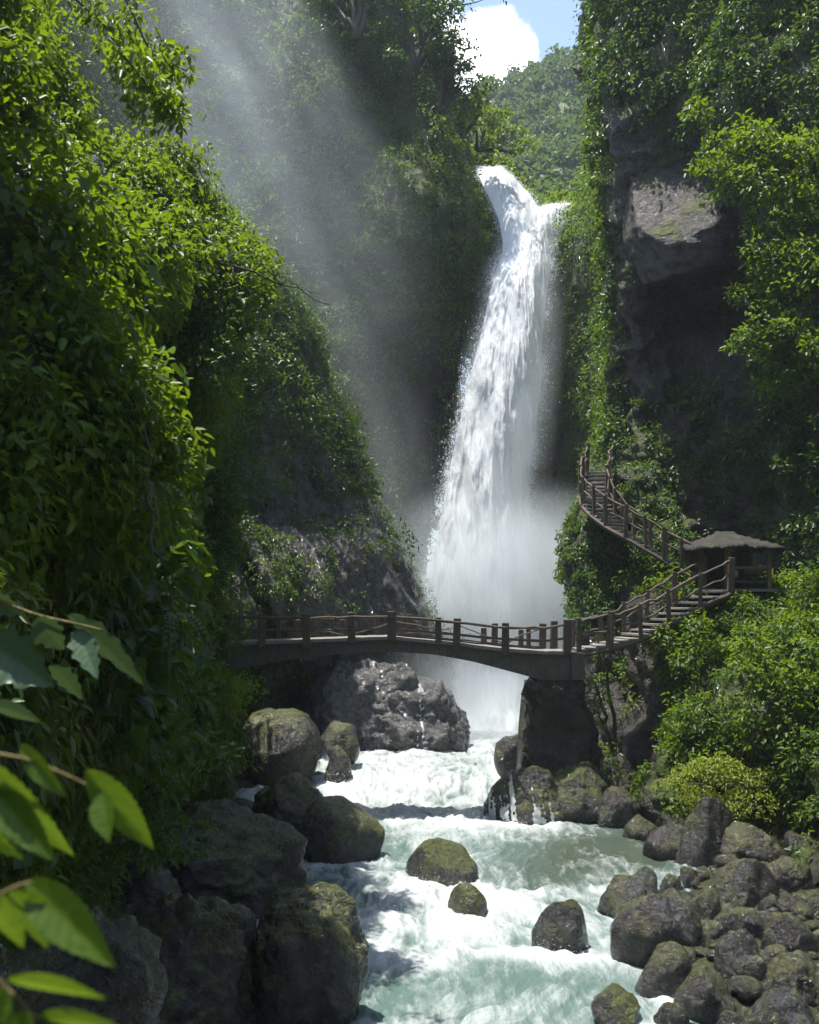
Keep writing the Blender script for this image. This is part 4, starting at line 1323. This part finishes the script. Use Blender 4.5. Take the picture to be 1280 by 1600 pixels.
def fern(u, v, size, label, n=8, tint=.55):
    c = on_slope(u, v)
    vs_, fs_, b_ = [], [], 0
    for k in range(n):
        a = -2.1 + 3.7 * k / (n - 1) + random.uniform(-.3, .3)
        dr = random.uniform(.7, 1.5)
        hd = Vector((math.cos(a - .6), -abs(math.sin(a - .6)) * .8 - .2, 0)).normalized()
        L = size * random.uniform(.6, 1.25)
        pts = np.array([tuple(c + hd * (L * (q - .25 * q * q)) + Vector((0, 0, L * (.55 * q - dr * q * q)))) for q in np.linspace(0, 1, 16)])
        tn = unit(np.gradient(pts, axis=0))
        sd_ = unit(np.cross(tn, np.tile(UP, (16, 1))))
        up_ = np.cross(sd_, tn)
        w_ = size * .10 * np.sin(np.pi * np.clip(np.linspace(0, 1, 16) * .95 + .08, 0, 1)) ** .8
        v_, f_ = leaf_geo(np.tile(pts, (2, 1)), np.concatenate([unit(sd_ * g_ + tn * .35 - up_ * .12) for g_ in (-1, 1)]), np.tile(up_, (2, 1)), np.tile(w_, 2), np.full(32, L / 16 * .75))
        vs_.append(v_); fs_.append(f_ + b_); b_ += len(v_)
        rb = np.stack([pts - sd_ * .008, pts + sd_ * .008], 1).reshape(-1, 3)
        k2 = np.arange(15)[:, None] * 2
        vs_.append(rb); fs_.append(k2 + np.array([[0, 1, 3, 2]]) + b_); b_ += len(rb)
    V_ = np.concatenate(vs_)
    o = npmesh('fern', V_, np.concatenate(fs_), {'tint': np.clip(tint + RNG.normal(size=len(V_)) * .06, 0, 1)}, M_FERN, None, smooth=False)
    tag(o, label, 'fern', 'ferns hanging on the left slope')


for u, v, sz_ in [(210, 905, .8), (270, 960, .9), (310, 1000, .9), (335, 1060, .9), (355, 1120, .8), (300, 1090, 1.0), (240, 1040, .8), (330, 1170, .9), (280, 1190, .8), (210, 1140, .7), (235, 1240, .7), (290, 1260, .8), (345, 1215, .7), (160, 960, .7), (180, 1060, .7), (255, 860, .8), (330, 870, .9), (300, 800, .9), (225, 760, .8), (330, 940, .8)]:
    fern(u, v, sz_, 'arching fern drooping from the shaded left slope above the bank rocks', tint=random.uniform(.45, .9))
for u, v0, v1 in [(140, 560, 760), (225, 620, 880), (290, 560, 760), (180, 760, 960), (262, 900, 1100)]:
    Y = on_slope(u, (v0 + v1) / 2).y + .2
    vn = empty('hanging_vine', P(u, v0, Y), 'thin bare vine hanging down the left slope', 'vine', 'vines hanging on the left slope')
    m = MB()
    m.tube([P(u + random.uniform(-5, 5) + 14 * q, v0 + (v1 - v0) * q, Y - .5 * q - .3) for q in np.linspace(0, 1, 14)], .014, 6)
    m.build('stem', M_BARK, vn, smooth=True)

for q, (u, v, cr_, lab, tn) in enumerate([(345, 745, .75, 'rounded bush bulging from the left slope beside the mossy rock shoulder', .5), (352, 1085, .8, 'pale green bush overhanging the left bank just below the bridge end', .75), (318, 900, .6, 'dark bush on the left slope a little above the bridge', .3), (215, 1262, .6, 'low bush at the foot of the left slope above the rock shelf', .6), (330, 560, .8, 'bush on the left slope under the bare tipped bough', .55)]):
    c_ = on_slope(u, v)
    tree('slope_shrub', lab, 'shrub', c_ + Vector((-.4, .6, -.3)), [c_ + Vector((random.gauss(.25, .35), random.gauss(-.1, .3), random.gauss(.1, .45))) for _ in range(5)], .05, cr_, 90, .13, M_LEAF if q != 1 else M_LEAFY, 'bushes on the left slope', tn, .5, .5, 3, 'stem', 'leaves')

# bough reaching in from the left, bare at its tip
ob = empty('overhanging_bough', P(150, 380, 21), 'long bough reaching right from the left slope with a bare twig end', 'branch')
m = MB()
ptsb = limb(m, P(150, 380, 21), P(515, 476, 23), .05, .008, -.25, 14, .008)
cs, rs = [], []
for i in range(2, 13):
    for s in range(3):
        e = ptsb[i] + Vector((random.gauss(.15, .25), random.gauss(0, .3), random.gauss(.12, .22)))
        limb(m, ptsb[i], e, .012, .004, 0, 4, .04)
        if i < 10: cs.append(e); rs.append(.26 * (1.15 - i / 14))
for a, b in (((340, 345), (372, 380)), ((372, 380), (420, 425)), ((420, 425), (452, 428)), ((385, 350), (440, 440))):
    limb(m, P(*a, 23), P(*b, 23), .01, .005, 0, 5, .02)
m.build('bark', M_BARK, ob, smooth=True)
cs = np.array([tuple(c) for c in cs])
foliage('leaves', [clumps(cs, np.tile(UP, (len(cs), 1)), np.array(rs), 22, .15, .42, .5, np.full(len(cs), .8))], M_LEAFY, ob)
# twigs trailing from the dark canopy at the top left
for j, (pts_, lab, tn) in enumerate([([(60, -60), (130, 10), (180, 60), (205, 130), (225, 190)], 'vine trailing down from the dark top left corner', .75),
                                     ([(120, -80), (190, -10), (230, 70), (262, 105), (280, 120)], 'leafy twig whose tip hangs over the misty cliff', .85),
                                     ([(170, 60), (220, 120), (255, 165), (285, 185)], 'short twig with three backlit leaves at its tip', .95)]):
    Y = 17.5 - j
    hb = empty('hanging_twig', P(*pts_[0], Y), lab, 'branch', 'twigs hanging at the upper left')
    m = MB()
    fine = path_pts([PP(u, v, Y) for u, v in pts_], 18)
    m.tube(fine, [.022 - .001 * k for k in range(18)], 6)
    m.build('stem', M_BARK, hb, smooth=True)
    ctr = np.array([tuple(p + Vector([random.gauss(0, .14) for _ in range(3)])) for p in fine[2:] for _ in range(3)])
    foliage('leaves', [clumps(ctr, np.tile(UP, (len(ctr), 1)), np.full(len(ctr), .17), 10, .14, .45, .7, np.full(len(ctr), tn))], M_LEAFY, hb)
# dark canopy shading the top left corner
tree('canopy_tree', 'dark overhanging tree in the top left corner', 'tree', P(-420, 300, 13), [P(-90, -110, 11), (-5.9, 10.5, 7.8), P(-60, -30, 11.5), P(-150, 20, 11), (-7.5, 9, 8.5), P(-20, -100, 12)], .16, .8, 150, .2, M_LEAF, None, .1, .4, .5, 6)


def big_leaf(root, base, tip, w, side, curl=.12, tint=.6, mat=None, lobes=0):
    """one broad leaf with a midrib, raised veins and a drooping tip"""
    base, tip = Vector(base), Vector(tip)
    ax = tip - base
    L = ax.length
    ax.normalize()
    sd = Vector(side)
    sd = (sd - ax * sd.dot(ax)).normalized()
    nm = sd.cross(ax)
    if nm.dot(Vector((0, -.4, 1))) < 0: nm = -nm
    n, mcols = 26, 13
    V = []
    for i in range(n):
        q = i / (n - 1)
        prof = (math.sin(math.pi * q ** .8) ** .85) * (1 - .25 * q) if 0 < q < 1 else 0.02
        prof = max(prof, .015)
        ser = 1 + .05 * ((i % 2) * 2 - 1) * (0 < i < n - 1)
        if lobes: ser *= 1 + .16 * math.sin(q * lobes * math.pi)
        for j in range(mcols):
            s = j / (mcols - 1) * 2 - 1
            vein = .014 * L * math.cos((q * 9 - abs(s) * 1.6) * 2 * math.pi) * abs(s) * (1 - abs(s) * .4)
            lift = abs(s) ** 1.2 * w * .16 + vein
            V.append(base + ax * (L * q - abs(s) * .02 * L) + sd * (s * w / 2 * prof * (ser if abs(s) > .95 else 1)) + nm * (lift * prof - curl * L * q * q + random.gauss(0, .0006)))
    tintv = []
    for i in range(n):
        for j in range(mcols):
            s = abs(j / (mcols - 1) * 2 - 1)
            q = i / (n - 1)
            tintv.append(min(1, max(0, tint + (.3 if s < .05 else 0) + .13 * math.cos((q * 9 - s * 1.6) * 2 * math.pi) + random.uniform(-.05, .05))))
    return npmesh('leaf', np.array([tuple(v) for v in V]), grid_faces(n, mcols), {'tint': np.array(tintv)}, mat, root)


M_FRONT = leaf_mat('front_leaf', (.022, .062, .006), (.055, .125, .010), (.11, .185, .018), .45, .4)
M_FRONTD = leaf_mat('front_dark_leaf', (.02, .05, .02), (.04, .09, .04), (.08, .14, .06), .2, .45)


def sprig(label, stem, leaves, Y, mat, w=1.0, tint=.6, group='leafy sprigs close to the viewer', lobes=0, r=.004):
    root = empty('leafy_sprig', P(*stem[0], Y), label, 'sprig', group)
    m = MB()
    fine = path_pts([PP(u, v, Y) for u, v in stem], 14)
    m.tube(fine, [r * (1.3 - .05 * k) for k in range(14)], 7)
    m.build('stem', wood_mat('sprig_stem', (.09, .07, .02), (.14, .11, .03), mossk=0), root, smooth=True)
    for bu, bv, tu, tv, ww, dY, ang in leaves:
        Yb = Y + random.uniform(-.02, .02)
        b, tp = P(bu, bv, Yb), P(tu, tv, Yb + dY)
        ax = (tp - b).normalized()
        sd = ax.cross(Vector((0, -1, 0)))
        sd = Matrix.Rotation(ang, 3, ax) @ sd
        big_leaf(root, b, tp, ww / F * Y, sd, .07, tint + random.uniform(-.12, .12), mat, lobes)
    return root


sprig('sprig with a forked pair of long bright leaves at its tip, lower left', [(-20, 1176), (45, 1188), (105, 1212), (162, 1240)],
      [(160, 1240, 168, 1318, 52, -.05, .3), (136, 1206, 246, 1332, 60, .06, -.4), (34, 1166, 102, 1250, 42, -.06, .2), (-14, 1192, 112, 1348, 70, .05, .35), (-10, 1235, 86, 1348, 64, -.05, -.2), (-40, 1270, 40, 1350, 50, .0, .3)], 2.3, M_FRONT)
sprig('sprig with one large pointed leaf near the bottom left corner', [(-40, 1440), (0, 1400), (30, 1384), (50, 1380)],
      [(44, 1378, 180, 1514, 84, -.05, -.25), (20, 1392, 78, 1480, 74, .04, .3), (-20, 1400, 40, 1478, 60, .06, .1), (0, 1392, -60, 1450, 60, 0, .2)], 1.9, M_FRONT, tint=.75)
sprig('lowest sprig with two flat bright leaves in the bottom left corner', [(-40, 1500), (10, 1545), (50, 1585), (70, 1592)],
      [(14, 1532, 170, 1552, 52, .05, .6), (62, 1592, 220, 1606, 56, -.05, .6), (10, 1545, -20, 1610, 60, 0, .2), (40, 1580, 20, 1660, 60, 0, .1)], 1.7, M_FRONT, tint=.85)
sprig('sprig of broad dark bluish leaves at the left edge above the bright sprigs', [(-60, 920), (0, 940), (60, 962), (120, 975), (160, 985)],
      [(110, 962, 232, 1068, 52, .1, .5), (120, 985, 152, 1060, 46, -.1, -.3), (60, 965, 100, 1018, 58, .05, .2), (-30, 1000, 84, 1072, 96, -.05, -.2), (-20, 930, 38, 962, 40, 0, .2), (80, 1040, 132, 1092, 40, .1, .3)], 4.6, M_FRONTD, lobes=9, r=.008)
sprig('single dark leaf poking in at the left edge between the two sprigs', [(-80, 1100), (-40, 1102), (-15, 1106)], [(-15, 1100, 68, 1126, 36, .05, .5), (-40, 1102, -80, 1150, 40, 0, .2)], 3.4, M_FRONTD, tint=.7)

# ------------------------------------------------------------------ sky, sun, camera
SUN_EL, SUN_AZ = math.radians(77), math.radians(-72)      # azimuth from straight ahead towards the right
w = bpy.data.worlds.new('World')
SC.world = w
w.use_nodes = True
nt = w.node_tree
nt.nodes.clear()
out_ = nt.nodes.new('ShaderNodeOutputWorld')
bg = nt.nodes.new('ShaderNodeBackground')
sky = nt.nodes.new('ShaderNodeTexSky')
sky.sky_type = 'NISHITA'
sky.sun_disc = False
sky.sun_elevation, sky.sun_rotation = SUN_EL, SUN_AZ
sky.air_density, sky.dust_density, sky.ozone_density = 1.0, 1.0, 1.0
bg.inputs['Strength'].default_value = .13
tcw = nt.nodes.new('ShaderNodeTexCoord')


def wn(typ, **kw):
    nd = nt.nodes.new('ShaderNode' + typ)
    ins = kw.pop('ins', {})
    for k, v in kw.items(): setattr(nd, k, v)
    for k, v in ins.items():
        if isinstance(v, bpy.types.NodeSocket): nt.links.new(v, nd.inputs[k])
        else: nd.inputs[k].default_value = v
    return nd


# one cumulus: soft-edged mass of puffs around a direction of the sky
cd = P(772, 80, 1.0).normalized()
gen = tcw.outputs['Generated']
nz = wn('TexNoise', ins={'Vector': gen, 'Scale': 26.0, 'Detail': 7.0, 'Roughness': .58})
disp_ = wn('VectorMath', operation='SCALE', ins={0: wn('VectorMath', operation='SUBTRACT', ins={0: nz.outputs[1], 1: (.5, .5, .5)}).outputs[0], 'Scale': .035})
pw = wn('VectorMath', operation='ADD', ins={0: gen, 1: disp_.outputs[0]})
cl_ = None
for (u, v), r in (((775, 75), .032), ((745, 95), .034), ((700, 110), .04), ((790, 60), .022), ((770, 120), .034), ((640, 80), .05), ((560, 60), .06)):
    dd = wn('VectorMath', operation='DISTANCE', ins={0: pw.outputs[0], 1: P(u, v, 1.0).normalized()})
    e = wn('MapRange', interpolation_type='SMOOTHSTEP', ins={0: dd.outputs['Value'], 1: r * 1.15, 2: r * .55, 3: 0.0, 4: 1.0})
    cl_ = e.outputs[0] if cl_ is None else wn('Math', operation='MAXIMUM', ins={0: cl_, 1: e.outputs[0]}).outputs[0]
vd = wn('VectorMath', operation='DISTANCE', ins={0: gen, 1: cd})
ve = wn('MapRange', interpolation_type='SMOOTHSTEP', ins={0: vd.outputs['Value'], 1: .34, 2: .04, 3: 0.0, 4: .02})
cl_ = wn('Math', operation='MAXIMUM', ins={0: cl_, 1: ve.outputs[0]}).outputs[0]
mxs = wn('Mix', data_type='RGBA', ins={0: cl_})
nt.links.new(sky.outputs[0], mxs.inputs[6])
mxs.inputs[7].default_value = (13.5, 13.8, 14.2, 1)
nt.links.new(mxs.outputs[2], bg.inputs['Color'])
nt.links.new(bg.outputs[0], out_.inputs['Surface'])

sd_ = bpy.data.lights.new('sun', 'SUN')
sd_.energy, sd_.angle, sd_.color = 5.0, math.radians(.5), (1.0, .955, .88)
so = bpy.data.objects.new('sun', sd_)
sv = Vector((math.sin(SUN_AZ) * math.cos(SUN_EL), math.cos(SUN_AZ) * math.cos(SUN_EL), math.sin(SUN_EL)))
so.rotation_euler = sv.to_track_quat('Z', 'Y').to_euler()
so.location = sv * 300
COL.objects.link(so)

cam = bpy.data.cameras.new('camera')
cam.sensor_fit = 'VERTICAL'
cam.sensor_height = 24
cam.lens = 24 * F / 1600
cam.shift_y = (VH - 800) / 1600
cam.clip_start, cam.clip_end = .1, 5000
cam.dof.use_dof = True
cam.dof.focus_distance = 42
cam.dof.aperture_fstop = 2.2
co = bpy.data.objects.new('camera', cam)
co.rotation_euler = (math.radians(90), 0, 0)
COL.objects.link(co)
SC.camera = co

SC.view_settings.view_transform = 'Standard'
SC.view_settings.look = 'None'
SC.view_settings.exposure = 1.0
SC.view_settings.gamma = 1.0
SC.cycles.use_denoising = True
SC.cycles.max_bounces = 8
SC.cycles.diffuse_bounces = 3
SC.cycles.glossy_bounces = 2
SC.cycles.transmission_bounces = 4
SC.cycles.volume_bounces = 1
SC.cycles.transparent_max_bounces = 8
SC.cycles.volume_step_rate = 2.0
SC.cycles.volume_max_steps = 128
SC.cycles.sample_clamp_indirect = 6
